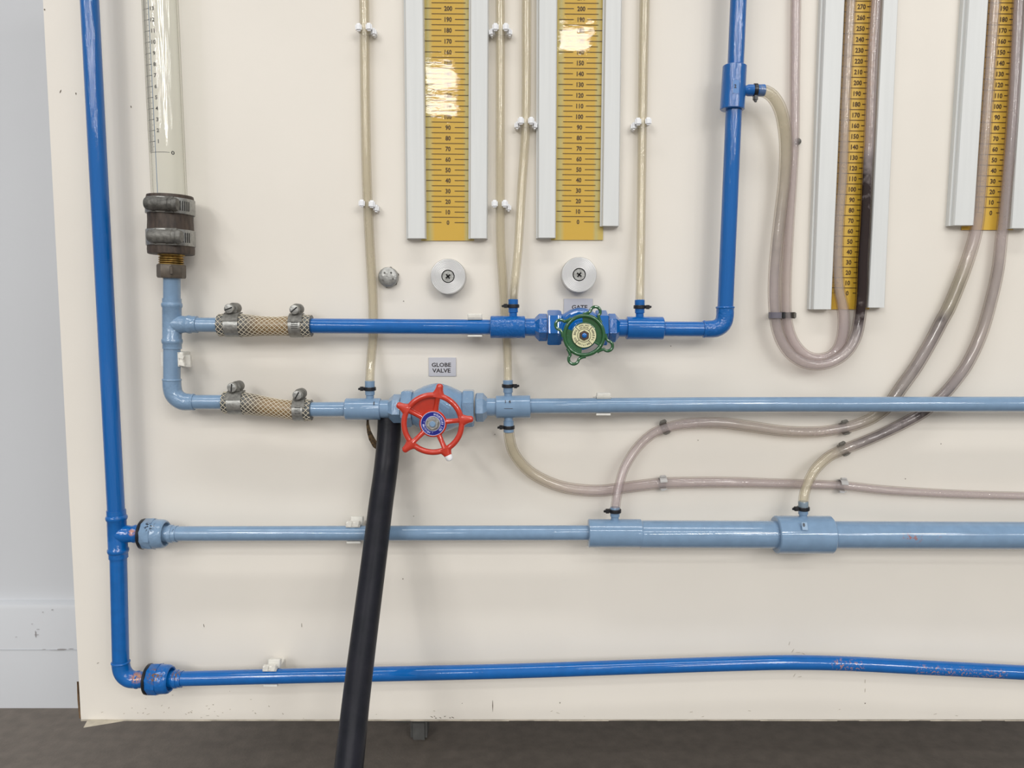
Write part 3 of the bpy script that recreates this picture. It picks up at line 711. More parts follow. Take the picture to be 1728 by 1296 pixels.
for i in range(5):
    a = math.radians(7 + 72 * i); c, s = math.cos(a), math.sin(a)
    rr = [21.5, 26, 34, 43, 48]; rd_ = [5.6, 4.7, 4.3, 4.6, 5.5]; zz = [-2.5, -1.5, .5, 2.5, 4]
    mb.sweep([(r * c, r * s, z) for r, z in zip(rr, zz)], rd_, n=12, mtx=mt, flat=1)
    rr = [46, 49, 52, 55, 59, 63, 66.5, 68.6, 69.6]; rd_ = [16, 13.5, 10.8, 8.6, 7.0, 6.2, 5.8, 4.2, 1.6]
    # horn: wide in the wheel plane, thinner along the stem
    vs = []; nn = 16
    for r, q in zip(rr, rd_):
        th = min(q, 5.4)
        for j in range(nn):
            t_ = 2 * PI * j / nn; lx, lz = q * math.cos(t_), th * math.sin(t_)
            vs.append((r * c - lx * s, r * s + lx * c, 4 + lz))
    fs = [(j * nn + m_, j * nn + (m_ + 1) % nn, (j + 1) * nn + (m_ + 1) % nn, (j + 1) * nn + m_) for j in range(len(rr) - 1) for m_ in range(nn)]
    fs.append(tuple(range((len(rr) - 1) * nn, len(rr) * nn))); mb.add(vs, fs, mt)
sector(mb, 21, 47, 79, 151, (-5, -2), (-4, 0), mt)
wheel = part('handwheel', mb, M['red'], V, label='red handwheel with five lobes')
mb = MB(); arc_text(mb, 'OPEN SHUT', mt, 35, 115, 3.6, 1.0, z=-.6)
part('raised_lettering', mb, M['red'], wheel)
mb = MB()
a = math.radians(295); c, s = math.cos(a), math.sin(a)
vs = []; nn = 14; rr = [59.5, 63, 66.7, 69, 70.2]; rd_ = [6.6, 6.7, 6.2, 4.5, 1.6]
for r, q in zip(rr, rd_):
    for j in range(nn):
        t_ = 2 * PI * j / nn; lx, lz = q * math.cos(t_), min(q, 5.7) * math.sin(t_)
        vs.append((r * c - lx * s, r * s + lx * c, 4.1 + lz))
mb.add(vs, [(j * nn + m_, j * nn + (m_ + 1) % nn, (j + 1) * nn + (m_ + 1) % nn, (j + 1) * nn + m_) for j in range(4) for m_ in range(nn)] + [tuple(range(4 * nn, 5 * nn))], mt)
part('white_tip', mb, M['white'], wheel, label='white painted tip of one lobe')
mb = MB(); mb.lathe((0, 0, -1), (0, 0, 3), [(0, 8), (0, 20.3), (3.4, 20.3), (3.8, 19.8), (3.8, 8)], 1, n=40, mtx=mt); part('badge', mb, M['badge_blue'], wheel)
mb = MB(); torus(mb, 20.3, .45, 2.9, mt, n=40, m=6); torus(mb, 12.6, .45, 2.9, mt, n=32, m=6)
arc_text(mb, 'INDUSTRIES LTD', mt, 16.2, 20, 3.3, 2.2, z=3.0)
arc_text(mb, '* BRITISH *', mt, 16.2, 217, 3.3, 1.7, flip=True, z=3.0)
part('badge_lettering', mb, M['badge_print'], wheel)
mb = MB(); mb.lathe((0, 0, 2), (0, 0, 8), [(0, 9), (0, 12), (1.2, 12), (1.2, 9)], 1, n=28, mtx=mt); nut_mb(mb, 10.8, 3, 8.5, mt, ph=.35); part('wheel_nut', mb, M['steel'], wheel)
mb = MB(); mb.lathe((0, 0, 2), (0, 0, 12), [(0, 3), (0, 5.3), (8.5, 5.3), (9.7, 4), (9.9, 1)], 1, n=20, mtx=mt); part('stem_end', mb, M['lblue'], wheel)

# --- gate valve with green wheel
V = thing('gate_valve', 'dark blue gate valve with a green four-looped handwheel', 'valve', loc(977, 556))
mb = MB(); lat(mb, (902.5, 552.5), (950, 552.6), [(0, 12), (0, 16), (7, 23.3), (19.5, 23.3), (20.5, 22), (20.5, 12)], n=6, phase=.35); part('union_nut', mb, M['blue_lumpy'], V)
mb = MB()
lat(mb, (923.5, 552.6), (1000, 553), [(0, 18), (0, 28.5), (2.5, 30), (20, 30), (23.5, 28), (23.5, 18)], n=6, phase=.30)
lat(mb, (945, 553), (1020, 553), [(0, 22), (6, 24), (16, 30), (30, 34), (44, 33), (56, 27), (62, 23), (62, 10)], n=32)
lat(mb, (1005, 553), (1040, 553), [(0, 18), (0, 28), (2, 30), (18, 30), (19.5, 28), (19.5, 18)], n=6, phase=.30)
part('valve_body', mb, M['blue'], V)
mb = MB(); lat(mb, (1026, 553.2), (1060, 553.4), [(0, 12), (0, 23), (1.5, 24.2), (12, 24.2), (18.5, 16), (18.5, 12)], n=6, phase=.35); part('union_nut', mb, M['blue_lumpy'], V)
base = P(977, 555, HP); wc = P(985.5, 566, .088); L1 = (wc - base).length / kk
mb = MB(); mb.lathe(base, wc, [(10, 33), (26, 34), (30, 33.5), (32, 31), (32, 22)], kk, n=36)
mb.lathe(base, wc, [(32, 24), (44, 24), (46, 22), (46, 14)], kk, n=6, phase=.2); mb.lathe(base, wc, [(46, 17), (60, 15), (62, 12), (62, 6)], kk, n=24)
part('bonnet', mb, M['blue'], V)
mb = MB(); mb.lathe(base, wc, [(58, 5), (L1 - 2, 5)], kk, n=16); part('stem', mb, M['blue'], V)
mt = frame(985.5, 566, .088)
mb = MB()
mb.sweep([(33 * math.cos(2 * PI * i / 64), 33 * math.sin(2 * PI * i / 64), 2) for i in range(64)], 3.4, n=12, mtx=mt, closed=True)
mb.lathe((0, 0, -4), (0, 0, 0), [(0, 10), (0, 20), (3, 22), (5, 22), (5.5, 21), (5.5, 10)], 1, n=40, mtx=mt)
for (a0, a1) in ((-30, 96), (158, 262)): sector(mb, 20, 32, a0, a1, (-3, 0), (-2, .8), mt, n=24)
for a in (-32, ):
    a = math.radians(a); mb.sweep([(20 * math.cos(a), 20 * math.sin(a), 1.5), (32 * math.cos(a), 32 * math.sin(a), 2.5)], 2.0, n=8, mtx=mt)
for am in (65, 156, 246.5, 336):
    a = math.radians(am); c, s = math.cos(a), math.sin(a)
    loop = []
    for t_, rr_ in [(-17, 31.5), (-13, 34), (-10, 37)] + [(-8.4 * math.cos(math.radians(q_)), 43.6 + 8.4 * math.sin(math.radians(q_))) for q_ in range(-25, 206, 15)] + [(10, 37), (13, 34), (17, 31.5)]:
        loop.append((rr_ * c - t_ * s, rr_ * s + t_ * c, 2))
    mb.sweep(loop, 2.7, n=10, mtx=mt)
    for t_, rr_ in ((-14, 33), (14, 33)): pass
wheel = part('handwheel', mb, M['green'], V, label='green handwheel with four open loops')
mb = MB(); arc_text(mb, 'CLOSE', mt, 27.5, 200, 4.0, 1.25, flip=True, z=1.1)
part('raised_lettering', mb, mat('green_raised_letter', (.03, .16, .05), .25, coat=.5), wheel, kind='stuff')
mb = MB(); arc_text(mb, 'OPEN', mt, 27.5, 20, 4.0, 1.0, z=1.1)
part('raised_lettering', mb, M['green'], wheel, kind='stuff')
mb = MB(); mb.lathe((0, 0, .5), (0, 0, 3), [(0, 6), (0, 20.4), (1.6, 20.6), (2, 20.2), (2, 6)], 1, n=44, mtx=mt); part('badge', mb, M['badge_cream'], wheel)
mb = MB(); torus(mb, 11.2, .45, 2.55, mt, n=36, m=6); torus(mb, 20.4, .35, 2.4, mt, n=44, m=6)
for a in (47, 136, 222, 312):
    a = math.radians(a); mb.sweep([(11 * math.cos(a), 11 * math.sin(a), 2.6), (20.4 * math.cos(a), 20.4 * math.sin(a), 2.6)], .55, n=6, mtx=mt)
arc_text(mb, 'WHEEL', mt, 16, 0, 3.4, 1.0, z=2.8); arc_text(mb, 'THE CO', mt, 16, 180, 3.4, 1.1, z=2.8, flip=True)
arc_text(mb, 'BRITISH', mt, 16, 268, 3.0, 1.15, z=2.8); arc_text(mb, 'OPEN SHUT', mt, 17.3, 91, 2.1, .95, z=2.8); arc_text(mb, 'REG DESIGN', mt, 14.0, 91, 1.9, 1.0, z=2.8)
part('badge_lettering', mb, M['print'], wheel)
mb = MB(); nut_mb(mb, 8.6, 1, 6, mt, ph=.5); part('wheel_nut', mb, mat('brown_nut', (.10, .065, .05), .4, metal=.4, noise=.3), wheel)
mb = MB(); mb.lathe((0, 0, 2), (0, 0, 9), [(0, 2), (0, 4.1), (5.6, 4.1), (6.5, 3), (6.7, .6)], 1, n=18, mtx=mt); part('stem_end', mb, M['blue'], wheel)

# ================================================================== BRAIDED HOSES
def braided(label, pts, rad, dirt):
    T = thing('braided_hose', label, 'hose', loc(*pts[len(pts) // 2]), 'braided hose couplings')
    mb = MB(); full = [(p[0], p[1], HP, r, d, 0) for p, r, d in zip(pts, rad, dirt)]
    q = catmull(full, 3)
    C = [P(a[0], a[1], a[2]) for a in q]; R = [a[3] * K() for a in q]
    mb.sweep(C, R, n=28, attr={'dirt': [a[4] for a in q]})
    part('hose_wall', mb, M['hose'], T)
    br_ = MB(); nt = 13; x0 = q[0][0]
    cum = [0.0]
    for i in range(1, len(C)): cum.append(cum[-1] + (C[i] - C[i - 1]).length / K())
    for sgn in (1, -1):
        for t_ in range(nt):
            path = []
            for i in range(len(C)):
                th = 2 * PI * t_ / nt + sgn * cum[i] / 17.5 + .1
                path.append(C[i] + Vector((0, -math.cos(th), math.sin(th))) * (R[i] + .35 * K()))
            br_.sweep(path, .5 * K(), n=4, cap=False)
    part('braid', br_, M['braid'], T, label='pale criss-cross braid threads', kind='stuff')
    return T
braided('upper braided hose coupling joining light blue tee to dark blue pipe', [(370, 548.5), (384, 548.5), (404, 549), (420, 549.5), (440, 550), (465, 550.5), (484, 550), (500, 549.8), (515, 549.8), (526, 550)], [18.3, 18.6, 18.8, 18, 15.8, 15.2, 16, 17.4, 18.2, 18], [1, 1, 1, .8, .15, 0, 0, .5, 1, 1])
braided('lower braided hose coupling sloping down between two light blue pipes', [(378, 679), (392, 679.5), (412, 680.5), (430, 683), (450, 686), (470, 689), (490, 691.5), (505, 692), (516, 692), (526, 692)], [17.8, 18, 18.3, 17.5, 16, 15.4, 15.9, 17, 17.8, 17.5], [1, 1, 1, .7, .1, 0, .1, .6, 1, 1])
def hclamp(label, x, y, r, wd, side=0, slot=35, dy=0):
    T = thing('hose_clamp', label, 'clamp', loc(x, y), 'worm drive clamps on the braided hoses')
    mt = frame(x, y, HP)
    mb = MB(); rr = r + 1.6
    mb.lathe((-wd / 2, 0, 0), (wd / 2, 0, 0), [(0, r - 1), (0, rr), (wd, rr), (wd, r - 1)], 1, n=36, mtx=mt)
    # tail of the band lifting behind
    part('band', mb, M['steel'], T)
    mb = MB()
    n = 7    # slots in the band
    for i in range(n):
        t_ = math.radians(-10 + i * 9); mb.box((0, 0, 0), (wd * .55, .9, .8), 0, mt @ Matrix.Rotation(-t_, 4, 'X') @ Matrix.Translation((1, 0, rr)))
    if side: part('band_slots', mb, M['slot'], T, kind='stuff')
    mb = MB()   # saddle wrapping the top front of the band
    n = 7; vs = []; A = [math.radians(20 + 75 * i / n) for i in range(n + 1)]; ww = wd / 2 + 2.5
    for i, a in enumerate(A):
        wq = ww * (1 - .12 * math.sin(i / n * PI))
        for sx in (-wq, wq):
            for q in (rr, rr + 1.8): vs.append((sx + (4 if side else -3) * (1 - i / n) * .5, q * math.sin(a), q * math.cos(a)))
    fs = []
    for i in range(n):
        b0 = i * 4
        for j, k2 in ((0, 1), (1, 3), (3, 2), (2, 0)): fs.append((b0 + j, b0 + k2, b0 + 4 + k2, b0 + 4 + j))
    fs += [(0, 1, 3, 2), (n * 4, n * 4 + 2, n * 4 + 3, n * 4 + 1)]
    mb.add(vs, fs, mt)
    mb.lathe((1, rr + 8.5, -14), (1, rr + 8.5, 14), [(0, 3), (0, 8), (3, 9.2), (19, 9.2), (21, 8)], 1, n=20, mtx=mt)
    mb.box((1, rr + 3.5, 0), (14, 8, 20), 2, mt)
    part('screw_housing', mb, M['dull_grey'], T)
    mb = MB(); sx = -3 if not side else 0
    mb.lathe((sx, rr + 7.5, 7), (sx, rr + 7.5, 17), [(0, 4), (0, 8.3), (6, 8.3), (8, 7.4), (8.6, 5), (8.7, .5)], 1, n=22, mtx=mt)
    sw = part('screw', mb, M['steel'], T)
    mb = MB(); mb.box((0, 0, 0), (13, 2.0, 1.2), 0, mt @ Matrix.Translation((sx, rr + 7.5, 15.6)) @ Matrix.Rotation(math.radians(slot), 4, 'Z')); part('screw_slot', mb, M['slot'], sw)
    return T
hclamp('steel hose clamp at the left end of the upper braided hose', 395, 549, 18.6, 24, 0, 20)
hclamp('steel hose clamp at the right end of the upper braided hose', 501, 550, 18.0, 20, 1, 40)
hclamp('steel hose clamp at the left end of the lower braided hose', 400, 680, 18.3, 24, 0, 85)
hclamp('steel hose clamp at the right end of the lower braided hose above the black hose', 506, 692, 17.6, 18, 1, 60)

# ================================================================== GLASS FLOW TUBE
T = thing('graduated_glass_tube', 'clear graduated glass flowmeter tube standing in the rubber sleeve', 'glass tube', loc(286, 330))
GA, GB = P(286.6, 345, HP), P(270.0, 0, HP)
gdir = (GB - GA).normalized(); gtop = GA + (GB - GA) * 1.95; gr = 27.6 * K()
gright = Vector((gdir.z, 0, -gdir.x))
mb = MB(); mb.rings([GA, gtop], [(Vector((0, -1, 0)), gright)] * 2, [gr, gr], n=48, cap=False)
mb.rings([GA, gtop], [(Vector((0, -1, 0)), gright)] * 2, [gr * .90, gr * .90], n=48, cap=False)
part('glass_wall', mb, M['glass'], T)
def on_glass(u, s, lift=.35):      # u px across, s metres along from GA
    R = gr + lift * K() * .5
    a = max(-1.25, min(1.25, math.asin(max(-.97, min(.97, u * K() / gr)))))
    return GA + gdir * s + gright * (R * math.sin(a)) + Vector((0, -R * math.cos(a), 0))
def s_of(py):                      # distance along the tube for an image row
    best = 0; lo, hi = -.2, 1.2
    L_ = (GB - GA).length
    for _ in range(30):
        mid = (lo + hi) / 2; p = GA + gdir * (L_ * mid) + Vector((0, -gr, 0)); 
        v = p - cam.location; yy = 648 - F * (v.z * _c + v.y * _s) / (v.y * _c - v.z * _s)
        if yy > py: lo = mid
        else: hi = mid
    return L_ * lo
s0 = s_of(256.5); s1 = s_of(28); du = (s1 - s0) / 12.25
mb = MB(); tx = MB()
def gl_line(m_, u0, u1, s, wd=.5):
    n = 4; vs = []
    for i in range(n + 1):
        u = u0 + (u1 - u0) * i / n
        vs += [on_glass(u, s - wd * K() / 2), on_glass(u, s + wd * K() / 2)]
    m_.add(vs, [(2 * i, 2 * i + 2, 2 * i + 3, 2 * i + 1) for i in range(n)])
gl_line(mb, -18, 14, s0, .8)
for i in range(1, 210):
    v = i / 10; L_ = -11
    if i % 10 == 0: L_ = -6.5
    elif i % 5 == 0: L_ = -9
    gl_line(mb, -20, L_, s0 + du * v, .62 if i % 10 else 1.0)
part('graduation_marks', mb, M['glass_print'], T, label='fine black graduations', kind='stuff')
for v in range(0, 21):
    u = 18 if v == 0 else -1.5; s = s0 + du * v
    put_text(tx, str(v), None, 6.0, fn=lambda q, u=u, s=s: on_glass(u + q.x, s + q.y * K()))
put_text(tx, 'ROTAMETER MFG CO LTD MADE IN ENGLAND', None, 3.4, sx=1.0, fn=lambda q: on_glass(-24.0 - q.y * .55, s0 + 73 * K() + q.x * K() * 1.0))
part('numerals', tx, M['glass_print'], T, label='numerals and maker line', kind='stuff')
mb = MB(); q0 = GA + gright * (-22.5 * K()) + Vector((0, .25 * gr, 0)); mb.sweep([q0, q0 + gdir * ((gtop - GA).length)], .55 * K(), n=6); part('blue_line', mb, M['blue_stripe'], T)

S = thing('rubber_sleeve', 'dark brown rubber sleeve gripping the foot of the glass tube', 'pipe coupling', loc(288, 425))
mb = MB(); prof = [(0, 26), (0, 36), (4, 36.8), (9, 36), (40, 35.4), (62, 36.6), (70, 35.8), (88, 37), (95, 36.5), (96, 34), (96, 20)]
mb.lathe(P(287, 331, HP), P(289, 425, HP), prof, K(), n=40)
part('sleeve', mb, M['sleeve'], S)
def vclamp(label, x, y, hh, bx, bw, mat_h, tilt=0):
    C_ = thing('hose_clamp', label, 'clamp', loc(x, y), 'wide clamps on the rubber sleeve')
    mt = frame(x, y, HP, math.radians(tilt))
    mb = MB(); mb.lathe((0, -hh / 2, 0), (0, hh / 2, 0), [(0, 34), (0, 38), (1, 38.4), (hh - 1, 38.4), (hh, 38), (hh, 34)], 1, n=44, mtx=mt, phase=0); part('band', mb, M['steel_dark'] if 0 else M['steel'], C_)
    mb = MB()
    for i in range(7):
        t_ = math.radians(34 + i * 6); mb.box((0, 0, 0), (1.2, hh * .62, .8), 0, mt @ Matrix.Rotation(t_, 4, 'Y') @ Matrix.Translation((0, 0, 38.5)))
    part('band_slots', mb, M['slot'], C_, kind='stuff')
    mb = MB(); mb.box((bx, 0, 34), (bw * .72, hh + 1, 12), 2.5, mt, seg=2)
    mb.lathe((bx - bw / 2, 0, 40), (bx + bw / 2, 0, 40), [(0, 4), (1, 8.5), (4, 10.6), (bw * .3, 10.9), (bw * .72, 10.9), (bw * .74, 9.8), (bw * .84, 9.8), (bw * .86, 11), (bw * .94, 10.6), (bw - 1, 9), (bw, 4)], 1, n=22, mtx=mt, phase=.1)
    part('screw_housing', mb, mat_h, C_)
vclamp('upper dark tarnished clamp around the rubber sleeve', 287.5, 349.5, 25, 3.5, 54, M['steel_dark'], -2)
vclamp('lower grey clamp around the rubber sleeve', 288.5, 402.5, 26, 8, 56, M['dull_grey'], -1)

B = thing('compression_fitting', 'brass threaded fitting with dull bronze nut under the rubber sleeve', 'pipe fitting', loc(289.5, 470))
mb = MB(); pr = [(0, 21), (4, 21.5), (8, 21.5), (9, 18)]
for i in range(4): pr += [(10 + i * 3.4, 17.6), (11.2 + i * 3.4, 20), (12.4 + i * 3.4, 20), (13.4 + i * 3.4, 17.6)]
pr += [(25, 17)]
mb.lathe(P(289, 423.5, HP), P(289.3, 470, HP), pr, K(), n=32); part('threaded_adaptor', mb, M['brass'], B)
mb = MB(); mb.lathe(P(289.2, 446.5, HP), P(289.5, 475, HP), [(0, 15), (0, 21.5), (2, 22.8), (20, 22.8), (22.5, 21.5), (22.5, 13)], K(), n=8, phase=.39)
mb.box((0, 0, 0), (5, 14, 3), 1, frame(289, 456, HP + 22 * K())); part('nut', mb, M['bronze'], B)

# ================================================================== CLEAR FLEXIBLE TUBES
def tube(label, pts, group, r=8):
    mb = MB()
    pts = [tuple(list(p) + [r, 0, 0][len(p) - 3:]) if len(p) < 6 else p for p in pts]
    flex(mb, pts, n=18, step=5, cap=False)
    nv = len(mb.v)
    mb.a['bore'] = [0.0] * nv
    flex(mb, [(p[0], p[1], p[2], p[3] * .74, p[4], p[5]) for p in pts], n=14, step=5, cap=False)
    mb.a['bore'] += [1.0] * (len(mb.v) - nv)
    o = part('clear_tube', mb, M['tube'])
    tag(o, label, 'tube', group); return o
G1 = 'upright clear tubes'; G2 = 'stained manometer tubes'
w1 = 1.0
tube('clear tube leftmost of the upright ones, reaching the block left of the globe valve', [(604, -330, HT, 7.8, 0, w1), (614.5, 0, HT, 7.8, 0, w1), (616, 150, HT, 7.8, 0, w1), (618.6, 292, HT, 7.8, 0.02, w1), (621, 350, HT, 7.8, 0.1, w1), (624.5, 420, HT, 7.8, 0.10, w1), (629, 500, HT, 7.8, 0, w1), (630, 545, HT, 7.8, 0, w1), (629, 575, .009, 7.6, 0.0, w1), (626, 610, .018, 7.6, .05, w1), (624.3, 636, HP, 7.6, 0, w1), (624.1, 650, HP, 7.8, 0, w1)], G1)
tube('clear tube dropping behind the dark blue pipe to the block right of the globe valve', [(838, -330, HT, 7.6, 0, w1), (844, 0, HT, 7.6, 0, w1), (844, 324, HT, 7.6, 0, w1), (845, 420, HT, 7.6, 0, w1), (848, 465, HT, 7.6, 0, w1), (852, 530, HT, 7.6, 0, w1), (855.5, 580, .009, 7.4, 0, w1), (856.7, 615, .019, 7.2, 0, w1), (857, 640, HP, 7.4, 0, w1), (857, 650, HP, 7.6, 0, w1)], G1)
tube('clear tube leaning down to the block left of the green handwheel', [(893, -330, HT, 7.8, 0, w1), (888.6, 0, HT, 7.8, 0.02, w1), (887.3, 205, HT, 7.6, 0, w1), (880, 324, .009, 7.6, 0, w1), (874.3, 420, .016, 7.4, 0, w1), (870, 465, .022, 7.4, 0, w1), (867, 495, HP, 7.4, .35, w1), (866.2, 512, HP, 8.2, .55, w1)], G1)
tube('clear tube running straight down to the block right of the green handwheel', [(1098, -330, HT, 8.2, 0, w1), (1088, 0, HT, 8.0, 0.03, w1), (1084, 208, HT, 7.4, 0, w1), (1081.5, 400, .014, 7.2, 0, w1), (1080, 490, .026, 7.2, 0, w1), (1079.6, 515, HP, 7.8, .1, w1)], G1)
tube('clear tube sagging from beneath the valve block and running to the right edge', [(858.4, 722, HP, 9.2, 0, w1), (859.5, 738, .024, 9.4, .05, w1), (866, 762, .016, 9.4, .05, w1), (885, 788, .010, 9.6, .02, .9), (910, 806, .008, 9.8, .02, .7), (947, 821, .0075, 10, 0, .4), (985, 827, .007, 10, 0, .2), (1020, 827.5, .006, 10, 0, .1), (1060, 822, .006, 9.8, 0, .1), (1118, 815.5, .007, 9.8, 0.02, .1), (1180, 814, .0075, 9.6, .06, .1), (1240, 814, .0075, 9.2, .04, .1), (1300, 815.5, .0065, 8.4, .05, .1), (1355, 817, .006, 8.2, .02, .1), (1422, 819.5, .0075, 7.6, 0.04, .1), (1494, 827, .0075, 8, .06, .1), (1607, 833.5, .0075, 7.4, .05, .1), (1728, 837, .0075, 7, .04, .1), (2200, 846, .0075, 7, 0, .1)], G2)
tube('stained tube from left end of the thick pipe sweeping up beneath the right scale', [(1037.8, 862, HP, 8.4, .1, 0), (1039.5, 848, HP, 8.2, .12, 0), (1044, 822.6, .024, 8, .05, 0), (1054, 789.5, .020, 8.2, .05, 0), (1074.6, 756.4, .014, 8.4, .05, .1), (1100, 733, .010, 8.6, .08, .1), (1126, 721.5, .009, 8.6, .08, .1), (1164, 714.5, .0085, 9.4, .12, .1), (1214.7, 713.5, .008, 9.6, .20, .3), (1262, 719, .008, 9.6, .16, .4), (1324.7, 727.5, .008, 9.4, .13, .4), (1381, 728.5, .008, 9.2, .12, .3), (1420, 723, .008, 9.2, .14, .2), (1446, 716.5, .008, 9.4, .22, .4), (1474, 704, .008, 10, .42, .8), (1500, 683, .008, 10.6, .50, .5), (1520, 655, .008, 10.8, .5, .3), (1545, 620, .008, 10.8, .48, .2), (1570, 578, .008, 10.6, .45, .2), (1590, 540, .008, 10.8, .78, .3), (1600, 522, .008, 10.8, .50, .9), (1619, 477, .008, 10.6, .40, .9), (1634, 436, .008, 10.4, .12, .4), (1646, 395, .0085, 10, .05, .1), (1652, 357, .009, 9.6, .12, .2), (1665, 195, .009, 9, .12, .2), (1679, 0, .009, 9, .10, .2), (1703, -330, .009, 9, .1, .2)], G2)
tube('stained tube from the collar on the thick pipe crossing behind the light blue pipe', [(1355.6, 858, HP, 8.6, 0, w1), (1356, 843, HP, 8.6, .05, w1), (1361, 821, .024, 8.6, .08, w1), (1375.5, 792.7, .020, 8.8, .10, .9), (1398, 771, .013, 9, .08, .8), (1420.7, 759.5, .009, 9.4, .08, .5), (1438, 753, .008, 9.4, .12, .2), (1454.6, 746.5, .008, 9.4, .55, .2), (1494, 729.5, .008, 9.4, .62, .1), (1531, 711, .008, 9.8, .78, .1), (1559, 694.5, .008, 9.8, .85, .1), (1591, 667, .008, 9.8, .60, .1), (1612, 643, .008, 9.8, .45, .1), (1633, 613, .008, 9.8, .34, .2), (1655, 566, .008, 9.8, .26, .3), (1671, 513, .008, 9.6, .30, .2), (1684, 455, .008, 9.4, .32, .2), (1690, 400, .0085, 9.2, .12, .1), (1694.6, 357, .009, 9, .18, .1), (1708.5, 195, .009, 9, .2, 0), (1719, 0, .009, 9, .18, 0), (1740, -330, .009, 9, .15, 0)], G2)
tube('outer looped tube from the riser tapping, black stained beside the long scale', [(1280, 152.5, HP, 9.6, 0, w1), (1292, 154.5, HP, 10, .05, w1), (1304, 163, .026, 10.2, .08, w1), (1316, 183, .024, 10.4, .10, w1), (1323, 212, .021, 10.4, .12, w1), (1326, 250, .018, 10.4, .16, .9), (1323.5, 305, .017, 10, .22, .7), (1317, 360, .017, 10, .28, .5), (1310, 420, .018, 9.8, .32, .3), (1306, 478, .019, 9.8, .28, .1), (1307.5, 530, .019, 9.6, .26, .1), (1315, 566, .018, 9.8, .20, .1), (1331, 594, .018, 10, .14, .1), (1354, 610.5, .018, 10, .08, .1), (1380, 615.5, .018, 9.6, .06, .1), (1405, 610, .018, 9.8, .10, .1), (1428, 594, .016, 10, .2, .1), (1443, 570, .012, 10, .42, .1), (1450, 540, .010, 10, .95, .1), (1454, 500, .0095, 10, 1.4, .1), (1456, 440, .0095, 10, 1.8, 0), (1460, 371, .0095, 9.6, 1.7, 0), (1463, 300, .0095, 9.2, 1.0, 0), (1465, 262, .0095, 9.2, .55, 0), (1466.4, 245, .0095, 9, .16, 0), (1472, 99, .0095, 9, .14, 0), (1478, 0, .0095, 9, .12, 0), (1497, -330, .0095, 9, .1, 0)], G2)
tube('inner looped tube hanging from the top between riser and long scale', [(1349, -330, .0065, 8, 0, 0), (1343, 0, .0065, 8.2, .02, 0), (1341.5, 123, .0065, 8, .06, 0), (1340.5, 237, .0065, 7.8, .04, 0), (1337, 300, .0065, 8, 0.02, 0), (1331, 390, .0065, 8.4, .01, .1), (1326.8, 477, .0065, 8.6, 0, .2), (1327, 530, .0065, 8.8, 0, .1), (1331.5, 558, .0065, 9, .02, 0), (1342, 582, .0065, 9.4, .02, 0), (1360, 600, .0065, 9.4, .03, 0), (1381, 605.5, .0065, 9.4, .03, 0), (1403, 600, .0075, 9.4, .02, 0), (1417, 583, .0085, 9.6, .02, 0), (1424, 550, .009, 9.8, .02, 0), (1422, 518, .009, 9.6, .04, .1), (1416.5, 490, .009, 9, .12, .3), (1414, 442, .009, 8.8, .14, .3), (1416.5, 371, .009, 8.6, .14, .3), (1422, 300, .009, 8.6, .13, .3), (1427, 173, .009, 8.6, .12, .3), (1436, 0, .009, 8.6, .12, .3), (1454, -330, .009, 8.6, .1, .3)], G2)

# ================================================================== CABLE TIES
def at(root, px, py, h, ang):
    root.location = P(px, py, h); root.rotation_euler = (0, math.radians(-ang), 0)
def local(k_=K()):              # px units about the world origin, z to the viewer
    return Matrix(((k_, 0, 0, 0), (0, 0, -k_, 0), (0, k_, 0, 0), (0, 0, 0, 1)))
tie0 = thing('cable_tie', '', 'cable tie', (0, 0, 0), 'black cable ties on the hose spigots')
LM = local()
mb = MB(); mb.lathe((0, -3, 0), (0, 3, 0), [(0, 8), (0, 9.8), (.8, 10.4), (5.2, 10.4), (6, 9.8), (6, 8)], 1, n=28, mtx=LM); part('strap', mb, M['black'], tie0)
mb = MB(); mb.box((13, -.3, 3), (8.5, 7, 8), 1.6, LM, seg=2); mb.box((17.5, .2, 3), (3.5, 3.6, 2.4), .6, LM); part('head', mb, M['black'], tie0)
ties = [('black cable tie just left of and above the globe valve', 624.2, 656, HP, 180), ('black cable tie on the upright spigot right of the globe valve', 857, 651, HP, 0), ('black cable tie on the spigot pointing down right of the red handwheel', 858.4, 721, HP, 180),
        ('black cable tie on the spigot left of the green handwheel', 866, 516.5, HP, 180), ('black cable tie on the spigot right of the green handwheel', 1079.5, 518, HP, 0), ('black cable tie on the sideways spigot of the tall right riser', 1274.5, 152.3, HP, -90),
        ('black cable tie at the left end of the thick light blue pipe', 1037.8, 862, HP, 180), ('black cable tie above the collar on the thick light blue pipe', 1355.4, 858, HP, 180)]
for i, (lb, x, y, h, a) in enumerate(ties):
    o = tie0 if i == 0 else copy_tree(tie0)
    o['label'] = lb; at(o, x, y, h, a)
    if y > 840 or x > 1270: o.scale = (1.04,) * 3

